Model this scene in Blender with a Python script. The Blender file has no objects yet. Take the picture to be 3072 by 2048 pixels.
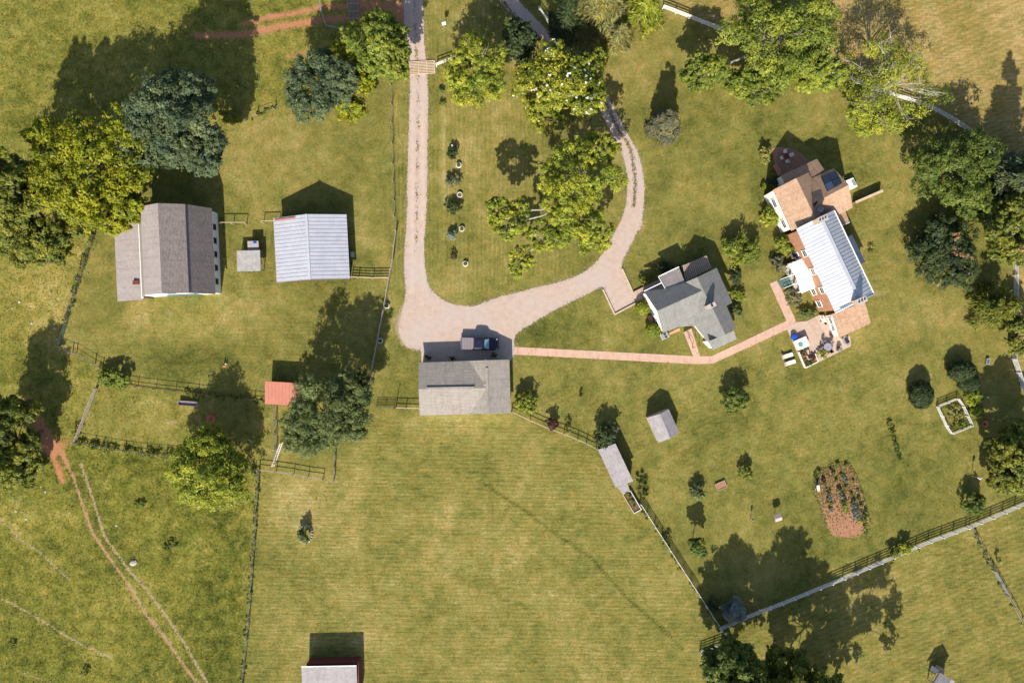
import bpy, bmesh, math, random
import numpy as np
from mathutils import Vector, Matrix, Euler
from mathutils.geometry import tessellate_polygon

# ---------------------------------------------------------------- camera, sky, sun, exposure
sc = bpy.context.scene
COL = sc.collection
S = 0.0535            # metres on the ground per photograph pixel (3072 wide)
H = 123.0             # flying height of the drone camera
CX, CY = 1536.0, 1024.0
cam_d = bpy.data.cameras.new('camera'); cam = bpy.data.objects.new('camera', cam_d); COL.objects.link(cam)
cam_d.sensor_width = 36.0; cam_d.lens = 36.0 * H / (3072 * S)
cam_d.clip_start = 1.0; cam_d.clip_end = 6000.0
cam.location = (0, 0, H); cam.rotation_euler = (0, 0, 0)
sc.camera = cam

SUN_EL = math.radians(37.6)
SH = Vector((0.135, 1.0, 0)).normalized()          # direction in which shadows fall
world = bpy.data.worlds.new('World'); sc.world = world; world.use_nodes = True
wn = world.node_tree; wn.nodes.clear()
sky = wn.nodes.new('ShaderNodeTexSky'); sky.sky_type = 'NISHITA'; sky.sun_disc = False
sky.sun_elevation = SUN_EL; sky.sun_rotation = math.atan2(-SH.x, -SH.y); sky.air_density = 1.0; sky.dust_density = 1.2
bg = wn.nodes.new('ShaderNodeBackground'); bg.inputs[1].default_value = 0.105
wo = wn.nodes.new('ShaderNodeOutputWorld')
wn.links.new(sky.outputs[0], bg.inputs[0]); wn.links.new(bg.outputs[0], wo.inputs[0])
sun_d = bpy.data.lights.new('sun', 'SUN'); sun_d.energy = 5.0; sun_d.angle = math.radians(0.5); sun_d.color = (1.0, 0.93, 0.80)
sun = bpy.data.objects.new('sun', sun_d); COL.objects.link(sun)
ld = Vector((SH.x * math.cos(SUN_EL), SH.y * math.cos(SUN_EL), -math.sin(SUN_EL)))
sun.rotation_euler = ld.to_track_quat('-Z', 'Y').to_euler(); sun.location = (-20, -150, 130)
vs = sc.view_settings; vs.view_transform = 'Standard'; vs.look = 'None'; vs.gamma = 1.0; vs.exposure = 0.87
vs.use_curve_mapping = False

# ---------------------------------------------------------------- helpers: space
def W(x, y, h=0.0):
    """a photograph pixel seen at height h -> the point of the place"""
    k = S * (H - h) / H
    return Vector(((x - CX) * k, -(y - CY) * k, h))
DK = 3072 / 2352.0
def WD(x, y, h=0.0): return W(x * DK, y * DK, h)
CAMP = Vector((0, 0, H))
class Plane:
    def __init__(s, a, b, c):
        A, B, C = W(*a), W(*b), W(*c); s.p = A; s.n = (B - A).cross(C - A).normalized()
        if s.n.z < 0: s.n = -s.n
    def at(s, x, y):
        d = W(x, y, 0) - CAMP
        t = (s.p - CAMP).dot(s.n) / d.dot(s.n)
        return CAMP + d * t
class Zoom:
    """pixel reader for an enlarged crop: origin, factor"""
    def __init__(s, x0, y0, f): s.x0, s.y0, s.f = x0, y0, f
    def __call__(s, x, y, *r): return (s.x0 + x / s.f, s.y0 + y / s.f) + r

# ---------------------------------------------------------------- helpers: materials
MATS = {}
def _mix(nt, fac, a, b, blend='MIX'):
    m = nt.nodes.new('ShaderNodeMix'); m.data_type = 'RGBA'; m.blend_type = blend
    for sock, v in ((m.inputs[0], fac), (m.inputs[6], a), (m.inputs[7], b)):
        if isinstance(v, (int, float)): sock.default_value = v
        elif isinstance(v, tuple): sock.default_value = (*v, 1.0) if len(v) == 3 else v
        else: nt.links.new(v, sock)
    return m.outputs[2]
def _math(nt, op, a, b=0.0, c=None, clamp=False):
    m = nt.nodes.new('ShaderNodeMath'); m.operation = op; m.use_clamp = clamp
    for i, v in enumerate((a, b, c)):
        if v is None: continue
        if isinstance(v, (int, float)): m.inputs[i].default_value = v
        else: nt.links.new(v, m.inputs[i])
    return m.outputs[0]
def _noise(nt, vec, scale, detail=4, rough=0.6, dist=0.0):
    n = nt.nodes.new('ShaderNodeTexNoise'); n.inputs['Scale'].default_value = scale
    n.inputs['Detail'].default_value = detail; n.inputs['Roughness'].default_value = rough; n.inputs['Distortion'].default_value = dist
    nt.links.new(vec, n.inputs['Vector']); return n.outputs[0]
def _map(nt, vec, scale, rot=0.0):
    m = nt.nodes.new('ShaderNodeMapping'); m.inputs['Scale'].default_value = scale; m.inputs['Rotation'].default_value = (0, 0, rot)
    nt.links.new(vec, m.inputs['Vector']); return m.outputs[0]
def _ramp(nt, fac, stops):
    r = nt.nodes.new('ShaderNodeValToRGB'); e = r.color_ramp.elements
    while len(e) < len(stops): e.new(0.5)
    for i, (p, c) in enumerate(stops): e[i].position = p; e[i].color = (*c, 1.0)
    nt.links.new(fac, r.inputs[0]); return r.outputs[0]
def _base(name):
    m = bpy.data.materials.new(name); m.use_nodes = True; nt = m.node_tree
    b = nt.nodes['Principled BSDF']; g = nt.nodes.new('ShaderNodeNewGeometry')
    MATS[name] = m; return m, nt, b, g.outputs['Position']
def _bump(nt, b, h, strength, dist=0.05):
    bp = nt.nodes.new('ShaderNodeBump'); bp.inputs['Strength'].default_value = strength; bp.inputs['Distance'].default_value = dist
    nt.links.new(h, bp.inputs['Height']); nt.links.new(bp.outputs[0], b.inputs['Normal'])

def mat(name, c1, c2=None, scale=3.0, rough=0.8, metal=0.0, bump=0.25, spec=0.3, stretch=(1, 1, 1), stain=None):
    if name in MATS: return MATS[name]
    m, nt, b, P = _base(name)
    c2 = c2 or tuple(v * 0.72 for v in c1)
    n1 = _noise(nt, _map(nt, P, stretch), scale, 5, 0.65); n2 = _noise(nt, P, scale * 6, 3, 0.6)
    f = _math(nt, 'ADD', _math(nt, 'MULTIPLY', _math(nt, 'SUBTRACT', n1, 0.5), 2.2), _math(nt, 'MULTIPLY', n2, 0.9), clamp=True)
    c = _mix(nt, f, c2, c1)
    if stain: sn = _noise(nt, P, 0.45, 6, 0.75, 0.8); c = _mix(nt, _math(nt, 'MULTIPLY', _math(nt, 'SUBTRACT', sn, 0.52), 3.0, clamp=True), c, stain)
    nt.links.new(c, b.inputs['Base Color'])
    b.inputs['Roughness'].default_value = rough; b.inputs['Metallic'].default_value = metal; b.inputs['Specular IOR Level'].default_value = spec
    if bump: _bump(nt, b, n2, bump)
    return m
def brickmat(name, c1, c2, mortar, bw, bh, ms=0.012, rough=0.85, bump=0.5, wear=None, offset=0.5, var=0.35):
    """courses laid in metres along each face (shingles, bricks, pavers)"""
    if name in MATS: return MATS[name]
    m, nt, b, P = _base(name)
    tc = nt.nodes.new('ShaderNodeTexCoord'); uv = tc.outputs['UV']
    br = nt.nodes.new('ShaderNodeTexBrick'); br.offset = offset
    nt.links.new(uv, br.inputs['Vector']); br.inputs['Scale'].default_value = 1.0
    br.inputs['Color1'].default_value = (*c1, 1); br.inputs['Color2'].default_value = (*c2, 1); br.inputs['Mortar'].default_value = (*mortar, 1)
    br.inputs['Mortar Size'].default_value = ms; br.inputs['Brick Width'].default_value = bw; br.inputs['Row Height'].default_value = bh
    br.inputs['Mortar Smooth'].default_value = 0.2; br.inputs['Bias'].default_value = 0.0
    n1 = _noise(nt, P, 0.9, 5, 0.7); n2 = _noise(nt, P, 9.0, 3, 0.6)
    f = _math(nt, 'MULTIPLY', _math(nt, 'ADD', _math(nt, 'MULTIPLY', n1, 0.6), _math(nt, 'MULTIPLY', n2, 0.4)), 1.0)
    dk = _mix(nt, 1.0, br.outputs[0], _mix(nt, f, (1 - var,) * 3, (1 + var,) * 3), 'MULTIPLY')
    stv = _noise(nt, _map(nt, uv, (1.4, 0.13, 1)), 1.0, 4, 0.7); dk = _mix(nt, _math(nt, 'MULTIPLY', _math(nt, 'SUBTRACT', stv, 0.48), 2.2, clamp=True), dk, _mix(nt, 1.0, dk, (0.62, 0.60, 0.58), 'MULTIPLY'))
    if wear: dk = _mix(nt, _math(nt, 'MULTIPLY', _math(nt, 'SUBTRACT', n1, 0.45), 2.5, clamp=True), dk, wear)
    nt.links.new(dk, b.inputs['Base Color']); b.inputs['Roughness'].default_value = rough; b.inputs['Specular IOR Level'].default_value = 0.2
    _bump(nt, b, _math(nt, 'SUBTRACT', n2, br.outputs[1]), bump, 0.02)
    return m
def leafmat(name, dark, mid, light, trans=0.38, rough=0.55):
    if name in MATS: return MATS[name]
    m, nt, b, P = _base(name)
    a = nt.nodes.new('ShaderNodeAttribute'); a.attribute_name = 'tint'
    n = _noise(nt, P, 0.55, 3, 0.6)
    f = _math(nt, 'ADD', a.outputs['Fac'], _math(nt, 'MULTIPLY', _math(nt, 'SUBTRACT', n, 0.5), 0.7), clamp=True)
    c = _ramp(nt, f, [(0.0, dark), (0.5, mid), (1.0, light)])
    hv = _noise(nt, P, 0.33, 4, 0.7, 0.5); c = _mix(nt, 1.0, c, _ramp(nt, hv, [(0.32, (0.74, 0.86, 0.95)), (0.5, (1.0, 1.0, 1.0)), (0.68, (1.30, 1.14, 0.80))]), 'MULTIPLY')
    nt.links.new(c, b.inputs['Base Color']); b.inputs['Roughness'].default_value = rough; b.inputs['Specular IOR Level'].default_value = 0.25
    t = nt.nodes.new('ShaderNodeBsdfTranslucent'); nt.links.new(c, t.inputs[0])
    mx = nt.nodes.new('ShaderNodeMixShader'); mx.inputs[0].default_value = trans
    out = nt.nodes['Material Output']
    nt.links.new(b.outputs[0], mx.inputs[1]); nt.links.new(t.outputs[0], mx.inputs[2]); nt.links.new(mx.outputs[0], out.inputs[0])
    return m

# ---------------------------------------------------------------- helpers: objects
WL = {}        # world position of every thing's origin
def tag(o, label=None, cat=None, group=None, kind=None):
    if label: o['label'] = label
    if cat: o['category'] = cat
    if group: o['group'] = group
    if kind: o['kind'] = kind
    return o
def empty(name, loc, label, cat, group=None):
    o = bpy.data.objects.new(name, None); COL.objects.link(o); o.location = loc; o.empty_display_size = 0.3
    WL[o] = Vector(loc); return tag(o, label, cat, group)
def put(name, me, parent=None, loc=(0, 0, 0), rot=(0, 0, 0), scale=(1, 1, 1)):
    o = bpy.data.objects.new(name, me); COL.objects.link(o)
    loc = Vector(loc)
    WL[o] = loc
    if parent is not None: o.parent = parent; loc = loc - WL[parent]
    o.location = loc; o.rotation_euler = rot; o.scale = scale
    return o
class MB:
    def __init__(s): s.v = []; s.f = []
    def add(s, vs, fs):
        k = len(s.v); s.v += [tuple(p) for p in vs]; s.f += [tuple(i + k for i in f) for f in fs]; return s
    def box(s, c, d, rz=0.0, M=None):
        hx, hy, hz = d[0] / 2, d[1] / 2, d[2] / 2
        R = Matrix.Rotation(rz, 3, 'Z') if M is None else M
        vs = [Vector(c) + R @ Vector((x, y, z)) for z in (-hz, hz) for y in (-hy, hy) for x in (-hx, hx)]
        return s.add(vs, [(0, 2, 3, 1), (4, 5, 7, 6), (0, 1, 5, 4), (2, 6, 7, 3), (0, 4, 6, 2), (1, 3, 7, 5)])
    def beam(s, a, b, w, h):
        a, b = Vector(a), Vector(b); d = b - a; L = d.length
        x = d.normalized(); up = Vector((0, 0, 1)) if abs(x.z) < 0.95 else Vector((0, 1, 0))
        y = up.cross(x).normalized(); z = x.cross(y)
        M = Matrix((x, y, z)).transposed()
        return s.box((a + b) / 2, (L, w, h), M=M)
    def tube(s, pts, radii, n=6, cap=True):
        k = len(s.v); pts = [Vector(p) for p in pts]
        for i, p in enumerate(pts):
            d = (pts[min(i + 1, len(pts) - 1)] - pts[max(i - 1, 0)]).normalized()
            up = Vector((0, 0, 1)) if abs(d.z) < 0.9 else Vector((1, 0, 0))
            a = up.cross(d).normalized(); b = d.cross(a)
            for j in range(n):
                t = 2 * math.pi * j / n
                s.v.append(tuple(p + (a * math.cos(t) + b * math.sin(t)) * radii[i]))
        for i in range(len(pts) - 1):
            for j in range(n):
                s.f.append((k + i * n + j, k + i * n + (j + 1) % n, k + (i + 1) * n + (j + 1) % n, k + (i + 1) * n + j))
        if cap:
            s.f.append(tuple(k + j for j in range(n))[::-1]); e = k + (len(pts) - 1) * n
            s.f.append(tuple(e + j for j in range(n)))
        return s
    def cyl(s, c, r, h, n=20, r2=None):
        c = Vector(c); return s.tube([c, c + Vector((0, 0, h))], [r, r if r2 is None else r2], n)
    def lathe(s, c, prof, n=20, closed=False):
        k = len(s.v); c = Vector(c); m = len(prof)
        for r, z in prof:
            for j in range(n):
                t = 2 * math.pi * j / n; s.v.append((c.x + r * math.cos(t), c.y + r * math.sin(t), c.z + z))
        for i in range(m - (0 if closed else 1)):
            a, b = k + i * n, k + ((i + 1) % m) * n
            for j in range(n): s.f.append((a + j, a + (j + 1) % n, b + (j + 1) % n, b + j))
        if not closed:
            s.f.append(tuple(k + j for j in range(n))[::-1]); e = k + (m - 1) * n; s.f.append(tuple(e + j for j in range(n)))
        return s
    def poly(s, pts): return s.add(pts, [tuple(range(len(pts)))])
    def slab(s, pts, t):
        """polygon with thickness t downwards"""
        n = len(pts); pts = [Vector(p) for p in pts]
        area = sum((pts[i].x * pts[(i + 1) % n].y - pts[(i + 1) % n].x * pts[i].y) for i in range(n))
        if area < 0: pts = pts[::-1]
        lo = [p - Vector((0, 0, t)) for p in pts]
        return s.add(pts + lo, [tuple(range(n)), tuple(range(2 * n - 1, n - 1, -1))] + [(i, i + n, (i + 1) % n + n, (i + 1) % n) for i in range(n)])
    def prism(s, pts, z0, z1=None):
        """vertical walls round a footprint; pts carry their own top height when z1 is None"""
        n = len(pts); top = [Vector((p[0], p[1], p[2] if z1 is None else z1)) for p in pts]; lo = [Vector((p[0], p[1], z0)) for p in pts]
        return s.add(top + lo, [tuple(range(n)), tuple(range(2 * n - 1, n - 1, -1))] + [(i, i + n, (i + 1) % n + n, (i + 1) % n) for i in range(n)])
    def mesh(s, name, m=None, origin=None, ang=0.0, smooth=False):
        me = bpy.data.meshes.new(name); o = Vector(origin) if origin is not None else Vector((0, 0, 0))
        me.from_pydata([tuple(Vector(p) - o) for p in s.v], [], s.f)
        bm = bmesh.new(); bm.from_mesh(me); bmesh.ops.recalc_face_normals(bm, faces=bm.faces)
        uvl = bm.loops.layers.uv.new('UVMap'); ux = Vector((math.cos(ang), math.sin(ang), 0))
        for f in bm.faces:
            f.smooth = smooth; n = f.normal
            u = Vector((0, 0, 1)).cross(n)
            u = ux if u.length < 0.05 else u.normalized()
            v = n.cross(u)
            for l in f.loops: l[uvl].uv = (l.vert.co.dot(u), l.vert.co.dot(v))
        bm.to_mesh(me); bm.free()
        if m: me.materials.append(m)
        return me
    def build(s, name, m, parent=None, ang=0.0, smooth=False, origin=None):
        """one mesh object whose vertices were given in world space"""
        if origin is None:
            a = np.array(s.v); origin = Vector((float((a[:, 0].min() + a[:, 0].max()) / 2), float((a[:, 1].min() + a[:, 1].max()) / 2), float(a[:, 2].min())))
        return put(name, s.mesh(name, m, origin, ang, smooth), parent, origin)
def single(name, mb, m, label, cat, group=None, ang=0.0, smooth=False):
    o = mb.build(name, m, None, ang, smooth); return tag(o, label, cat, group)
def structure(name, mb, m, ang=0.0): return tag(mb.build(name, m, None, ang), kind='structure')
UNIT = {}
def bar(name, a, b, w, h, m, parent):
    """a straight board between two world points, sharing one unit mesh per material"""
    if m.name not in UNIT: UNIT[m.name] = MB().box((0, 0, 0), (1, 1, 1)).mesh('board', m)
    a, b = Vector(a), Vector(b); d = b - a
    rz = math.atan2(d.y, d.x); ry = -math.atan2(d.z, math.hypot(d.x, d.y))
    return put(name, UNIT[m.name], parent, (a + b) / 2, (0, ry, rz), (max(d.length, 0.01), w, h))
def post(name, p, w, h, m, parent, rz=0.0):
    if m.name not in UNIT: UNIT[m.name] = MB().box((0, 0, 0), (1, 1, 1)).mesh('board', m)
    return put(name, UNIT[m.name], parent, Vector(p) + Vector((0, 0, h / 2)), (0, 0, rz), (w, w, h))

def mesh_np(name, V, F, m, tint=None, smooth=False):
    me = bpy.data.meshes.new(name); nv, nf, k = len(V), len(F), F.shape[1]
    me.vertices.add(nv); me.vertices.foreach_set('co', V.astype(np.float32).ravel())
    me.loops.add(nf * k); me.loops.foreach_set('vertex_index', F.astype(np.int32).ravel())
    me.polygons.add(nf); me.polygons.foreach_set('loop_start', np.arange(0, nf * k, k, dtype=np.int32))
    me.polygons.foreach_set('loop_total', np.full(nf, k, dtype=np.int32))
    if tint is not None:
        a = me.attributes.new('tint', 'FLOAT', 'POINT'); a.data.foreach_set('value', tint.astype(np.float32))
    me.update(calc_edges=True); me.materials.append(m)
    return me

# ---------------------------------------------------------------- materials
M_white = mat('white_paint', (0.78, 0.77, 0.74), (0.66, 0.65, 0.62), 2.0, 0.6)
M_fence = mat('white_board', (0.74, 0.72, 0.70), (0.50, 0.48, 0.46), 1.2, 0.7)
M_old = mat('weathered_wood', (0.34, 0.29, 0.23), (0.20, 0.17, 0.13), 2.5, 0.9)
M_tan = mat('tan_wood', (0.52, 0.40, 0.29), (0.36, 0.27, 0.19), 2.5, 0.85)
M_darkwood = mat('dark_wood', (0.10, 0.07, 0.05), (0.05, 0.035, 0.025), 2.5, 0.9)
M_maroon = mat('maroon_boards', (0.16, 0.035, 0.03), (0.09, 0.02, 0.02), 2.0, 0.8)
M_rust = mat('rusty_red_trim', (0.45, 0.11, 0.05), (0.28, 0.07, 0.04), 2.0, 0.75)
M_wire = mat('galvanised_wire', (0.22, 0.22, 0.20), (0.14, 0.14, 0.13), 3.0, 0.5, 0.5, 0.0)
M_gate = mat('green_gate_tube', (0.10, 0.15, 0.12), (0.06, 0.09, 0.07), 3.0, 0.5, 0.2, 0.0)
M_metalroof = mat('pale_metal_roof', (0.50, 0.51, 0.55), (0.41, 0.42, 0.47), 0.7, 0.38, 0.35, 0.05, 0.5, stain=(0.36, 0.365, 0.40))
M_barnmetal = mat('barn_metal_roof', (0.52, 0.52, 0.56), (0.43, 0.43, 0.48), 0.7, 0.42, 0.3, 0.05, 0.5, stain=(0.38, 0.37, 0.39))
M_redroof = mat('red_metal_roof', (0.40, 0.145, 0.095), (0.32, 0.125, 0.09), 1.2, 0.5, 0.1, 0.05, stain=(0.27, 0.12, 0.09))
M_greyrib = mat('clear_plastic_panel', (0.42, 0.40, 0.38), (0.26, 0.25, 0.24), 1.4, 0.45, 0.0, 0.1)
M_barnshingle = brickmat('barn_shingle', (0.245, 0.208, 0.196), (0.175, 0.146, 0.138), (0.085, 0.07, 0.066), 0.33, 0.20, 0.018)
M_leanshingle = brickmat('lean_to_shingle', (0.33, 0.29, 0.27), (0.28, 0.24, 0.23), (0.17, 0.15, 0.14), 0.33, 0.16, 0.012)
M_garshingle = brickmat('garage_shingle', (0.285, 0.255, 0.225), (0.24, 0.213, 0.187), (0.15, 0.13, 0.115), 0.5, 0.24, 0.018)
M_greyshingle = brickmat('grey_shingle', (0.205, 0.202, 0.192), (0.168, 0.165, 0.158), (0.11, 0.108, 0.102), 0.4, 0.18, 0.012)
M_shedshingle = brickmat('shed_shingle', (0.31, 0.285, 0.29), (0.25, 0.23, 0.235), (0.16, 0.145, 0.15), 0.4, 0.18, 0.014)
M_tanshingle = brickmat('tan_shingle', (0.43, 0.285, 0.19), (0.33, 0.21, 0.135), (0.20, 0.125, 0.085), 0.32, 0.17, 0.014, var=0.45)
M_brick = brickmat('red_brick', (0.44, 0.19, 0.10), (0.36, 0.145, 0.075), (0.42, 0.30, 0.22), 0.22, 0.08, 0.012)
M_paver = brickmat('pink_paver', (0.50, 0.325, 0.245), (0.44, 0.275, 0.205), (0.40, 0.27, 0.205), 0.22, 0.11, 0.008, var=0.38)
M_patio = brickmat('beige_flagstone', (0.42, 0.315, 0.25), (0.385, 0.285, 0.225), (0.35, 0.265, 0.21), 0.6, 0.45, 0.010, var=0.2)
M_clay = brickmat('brown_brick_paving', (0.33, 0.17, 0.11), (0.27, 0.135, 0.09), (0.20, 0.12, 0.09), 0.22, 0.11, 0.01)
M_deck = mat('deck_boards', (0.42, 0.29, 0.23), (0.30, 0.21, 0.17), 2.5, 0.8)
M_glass = mat('dark_glass', (0.02, 0.03, 0.045), (0.015, 0.02, 0.03), 1.0, 0.08, 0.0, 0.0, 0.7)
M_blueglass = mat('blue_glass', (0.06, 0.09, 0.14), (0.05, 0.075, 0.12), 1.0, 0.12, 0.0, 0.0, 0.7)
M_greenpaint = mat('green_painted_step', (0.09, 0.15, 0.13), (0.06, 0.10, 0.09), 2.0, 0.6)
M_dark = mat('dark_metal', (0.035, 0.035, 0.04), (0.02, 0.02, 0.022), 3.0, 0.45, 0.2, 0.0)
M_grey = mat('grey_metal', (0.35, 0.35, 0.36), (0.25, 0.25, 0.26), 3.0, 0.45, 0.4, 0.0)
M_stone = mat('grey_stone', (0.42, 0.39, 0.36), (0.26, 0.24, 0.22), 3.5, 0.9)
M_blue = mat('blue_plastic', (0.01, 0.07, 0.45), (0.008, 0.05, 0.36), 2.0, 0.4, 0.0, 0.0)
M_terra = mat('terracotta', (0.48, 0.17, 0.06), (0.38, 0.13, 0.05), 3.0, 0.8)
M_soil = mat('dark_soil', (0.14, 0.085, 0.055), (0.08, 0.05, 0.03), 4.0, 0.95)
M_cream = mat('cream_cover', (0.70, 0.60, 0.54), (0.60, 0.52, 0.47), 2.0, 0.7)
M_bark = mat('bark', (0.15, 0.115, 0.085), (0.08, 0.06, 0.045), 4.0, 0.95)
M_palebark = mat('pale_bark', (0.36, 0.33, 0.28), (0.22, 0.20, 0.16), 3.0, 0.9)
M_redsoil = mat('red_garden_soil', (0.36, 0.18, 0.105), (0.20, 0.10, 0.055), 3.0, 0.95, 0, 0.6)

# ---------------------------------------------------------------- ground sheet with its wear
def grid_axis(lo, hi, step, far):
    mid = np.arange(lo, hi + step * 0.5, step)
    ext = np.array([4, 10, 22, 45, 90, 180, 400, 900, far], dtype=float)
    return np.concatenate([lo - ext[::-1], mid, hi + ext])
GX = grid_axis(-90, 90, 0.36, 2500); GY = grid_axis(-63, 63, 0.36, 2500)
nx, ny = len(GX), len(GY)
XX, YY = np.meshgrid(GX, GY)
PXg = np.clip(XX / S + CX, -400, 3472); PYg = np.clip(-YY / S + CY, -300, 2348)
def pmask(pts, X=None, Y=None):
    X = PXg if X is None else X; Y = PYg if Y is None else Y
    r = np.zeros(X.shape, bool); n = len(pts)
    for i in range(n):
        (x1, y1), (x2, y2) = pts[i], pts[(i + 1) % n]
        if y1 == y2: continue
        c = (y1 > Y) != (y2 > Y)
        r ^= c & (X < (x2 - x1) * (Y - y1) / (y2 - y1) + x1)
    return r
def blur(a, k, it=2):
    a = a.astype(float)
    for _ in range(it):
        for ax in (0, 1):
            p = np.pad(a, [(k, k) if i == ax else (0, 0) for i in (0, 1)], mode='edge')
            c = np.cumsum(p, axis=ax); z = np.zeros_like(np.take(c, [0], axis=ax))
            c = np.concatenate([z, c], axis=ax); n = a.shape[ax]
            a = (np.take(c, range(2 * k + 1, 2 * k + 1 + n), axis=ax) - np.take(c, range(0, n), axis=ax)) / (2 * k + 1)
    return a
def ldist(pts, X=None, Y=None):
    X = PXg if X is None else X; Y = PYg if Y is None else Y
    d = np.full(X.shape, 1e9)
    for (x1, y1), (x2, y2) in zip(pts[:-1], pts[1:]):
        dx, dy = x2 - x1, y2 - y1; t = np.clip(((X - x1) * dx + (Y - y1) * dy) / (dx * dx + dy * dy + 1e-9), 0, 1)
        d = np.minimum(d, np.hypot(X - x1 - t * dx, Y - y1 - t * dy))
    return d
def spot(x, y, rx, ry=None):
    ry = ry or rx; return np.exp(-(((PXg - x) / rx) ** 2 + ((PYg - y) / ry) ** 2))
P_pastTL = [(-400, -300), (1130, -300), (1110, 200), (1000, 310), (850, 335), (700, 365), (600, 500), (400, 560), (290, 690), (200, 960), (175, 1040), (290, 1110), (290, 1160), (222, 1326), (-400, 1326)]
P_meadow = [(-400, 1300), (222, 1326), (430, 1358), (560, 1375), (760, 1405), (776, 1420), (745, 1800), (724, 2048), (715, 2348), (-400, 2348)]
P_field = [(776, 1415), (975, 1440), (1130, 1230), (1260, 1245), (1535, 1240), (1790, 1350), (1905, 1540), (2048, 1712), (2160, 1885), (2100, 1960), (2140, 2348), (715, 2348), (745, 1800)]
P_fieldR = [(2160, 1885), (2530, 1735), (2920, 1577), (3072, 1512), (3472, 1380), (3472, 2348), (2140, 2348), (2100, 1960)]
P_fieldTR = [(1990, 20), (2170, 92), (2510, 222), (2720, 298), (2855, 357), (2960, 436), (3040, 560), (3048, 880), (3041, 1077), (3100, 1230), (3472, 1250), (3472, -300), (1900, -300)]
P_paddock = [(290, 1160), (410, 1160), (655, 1187), (795, 1205), (825, 1215), (825, 1412), (510, 1366), (222, 1326)]
P_island = [(1283, 100), (1283, 435), (1272, 726), (1350, 914), (1500, 892), (1721, 831), (1852, 683), (1882, 544), (1808, 348), (1630, 135), (1500, 0), (1270, 0)]
mT, mM, mF, mR, mTR, mP = [blur(pmask(p), 3) for p in (P_pastTL, P_meadow, P_field, P_fieldR, P_fieldTR, P_paddock)]
dry = np.full(XX.shape, 0.50)
for m_, v in ((mT, 0.52), (mM, 0.39), (mF, 0.57), (mR, 0.55), (mTR, 0.78), (mP, 0.57), (blur(pmask(P_island), 3), 0.56)):
    dry = dry * (1 - m_) + v * m_
rng0 = np.random.default_rng(5)
for (x, y, rx, ry, a) in [(560, 1000, 160, 60, .12), (760, 930, 120, 60, .16), (430, 960, 60, 40, .14), (860, 420, 160, 90, .18), (800, 520, 150, 60, .14),
        (150, 900, 120, 160, .26), (90, 1560, 120, 60, .30), (300, 1900, 90, 200, .16), (450, 1700, 70, 160, .13), (1330, 1260, 170, 26, .16), (1500, 1300, 200, 50, .1), (1380, 1640, 300, 160, .07),
        (880, 1500, 60, 200, .14), (1020, 1920, 160, 26, .24), (900, 1720, 80, 60, -.12), (1290, 1440, 50, 100, -.16), (2480, 880, 40, 30, .2), (2800, 960, 160, 60, .18), (2960, 1180, 60, 130, .2),
        (2290, 960, 40, 110, .12), (1380, 850, 60, 40, .2), (1880, 250, 160, 110, .16), (2500, 320, 80, 60, .10), (2380, 1230, 260, 60, .06), (2150, 1280, 160, 90, -.08), (2500, 1180, 100, 50, -.06),
        (2350, 480, 150, 200, -.05), (1620, 1000, 120, 50, -.14), (1880, 1060, 150, 30, -.1), (2700, 640, 80, 300, .04), (640, 1070, 120, 60, -.14), (500, 1080, 90, 60, -.16), (950, 860, 100, 40, -.08), (1050, 560, 40, 90, -.06), (1100, 660, 40, 90, .14),
        (1420, 470, 90, 120, .12), (1560, 640, 100, 140, .05), (1480, 330, 80, 60, .10), (1310, 500, 18, 260, -.05), (1330, 460, 8, 200, .25), (1900, 1500, 90, 120, -.05), (2480, 1640, 120, 60, -.1),
        (2780, 1500, 120, 100, -.10), (2640, 1380, 80, 120, -.12), (2660, 1760, 150, 60, .05), (2850, 1800, 150, 90, .05), (1430, 1740, 40, 30, -.2)]:
    dry += a * spot(x, y, rx, ry)
dirt = np.zeros(XX.shape); pale = np.zeros(XX.shape)
def track(pts, w, amt, arr, soft=1.0):
    d = ldist(pts); w = max(w, 3.6); arr[:] = np.maximum(arr, amt * np.clip((w - d) / (w * 1.5) + 0.5, 0, 1))
T6 = Zoom(0, 0, 2351 / 1024.); T4 = Zoom(0, 683, 2351 / 1024.); T7 = Zoom(0, 1366, 2352 / 1024.)
# red clay tracks
track([T6(1690, 165), T6(1900, 110), T6(2150, 70), (960, 22), (1060, 20), (1140, -10)], 11, .82, dirt)
track([T6(1350, 250), T6(1700, 235), T6(1900, 190), T6(2150, 150), (960, 60), (1060, 56), (1130, 40)], 13, .9, dirt)
track([(1060, 0), (1110, 20), (1200, 20), (1210, 90), (1110, 60)], 34, .8, dirt)
track([T6(1990, 390), T6(2110, 365)], 10, .62, dirt)
track([T4(190, 1180), T4(240, 1290), T4(300, 1400), (150, 1350)], 15, .72, dirt)
track([T4(300, 1400), T4(380, 1520), T7(370, 20), T7(430, 180)], 9, .75, dirt)
track([T4(330, 1400), T4(430, 1560), T7(500, 130), T7(560, 320), T7(640, 540), T7(780, 740), T7(900, 910), T7(1000, 1090), T7(1150, 1270), T7(1270, 1450), T7(1370, 1580), (640, 2150)], 5.5, .80, pale)
track([T4(430, 1560), T7(500, 130), T7(560, 320), T7(640, 540), T7(780, 740), T7(1000, 1090), T7(1270, 1450), T7(1370, 1580)], 6.0, .62, dirt)
track([T7(560, 60), T7(640, 300), T7(720, 560), T7(890, 790), T7(1020, 940), T7(1150, 1110), T7(1280, 1310), T7(1390, 1500), (650, 2100)], 5.0, .85, pale)
track([T7(940, 960), T7(1060, 1120), T7(1200, 1320)], 3.6, .5, pale)
track([T7(0, 430), T7(60, 490), T7(140, 580), T7(280, 670), T7(380, 770), T7(480, 850)], 4.8, .74, pale)
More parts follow.
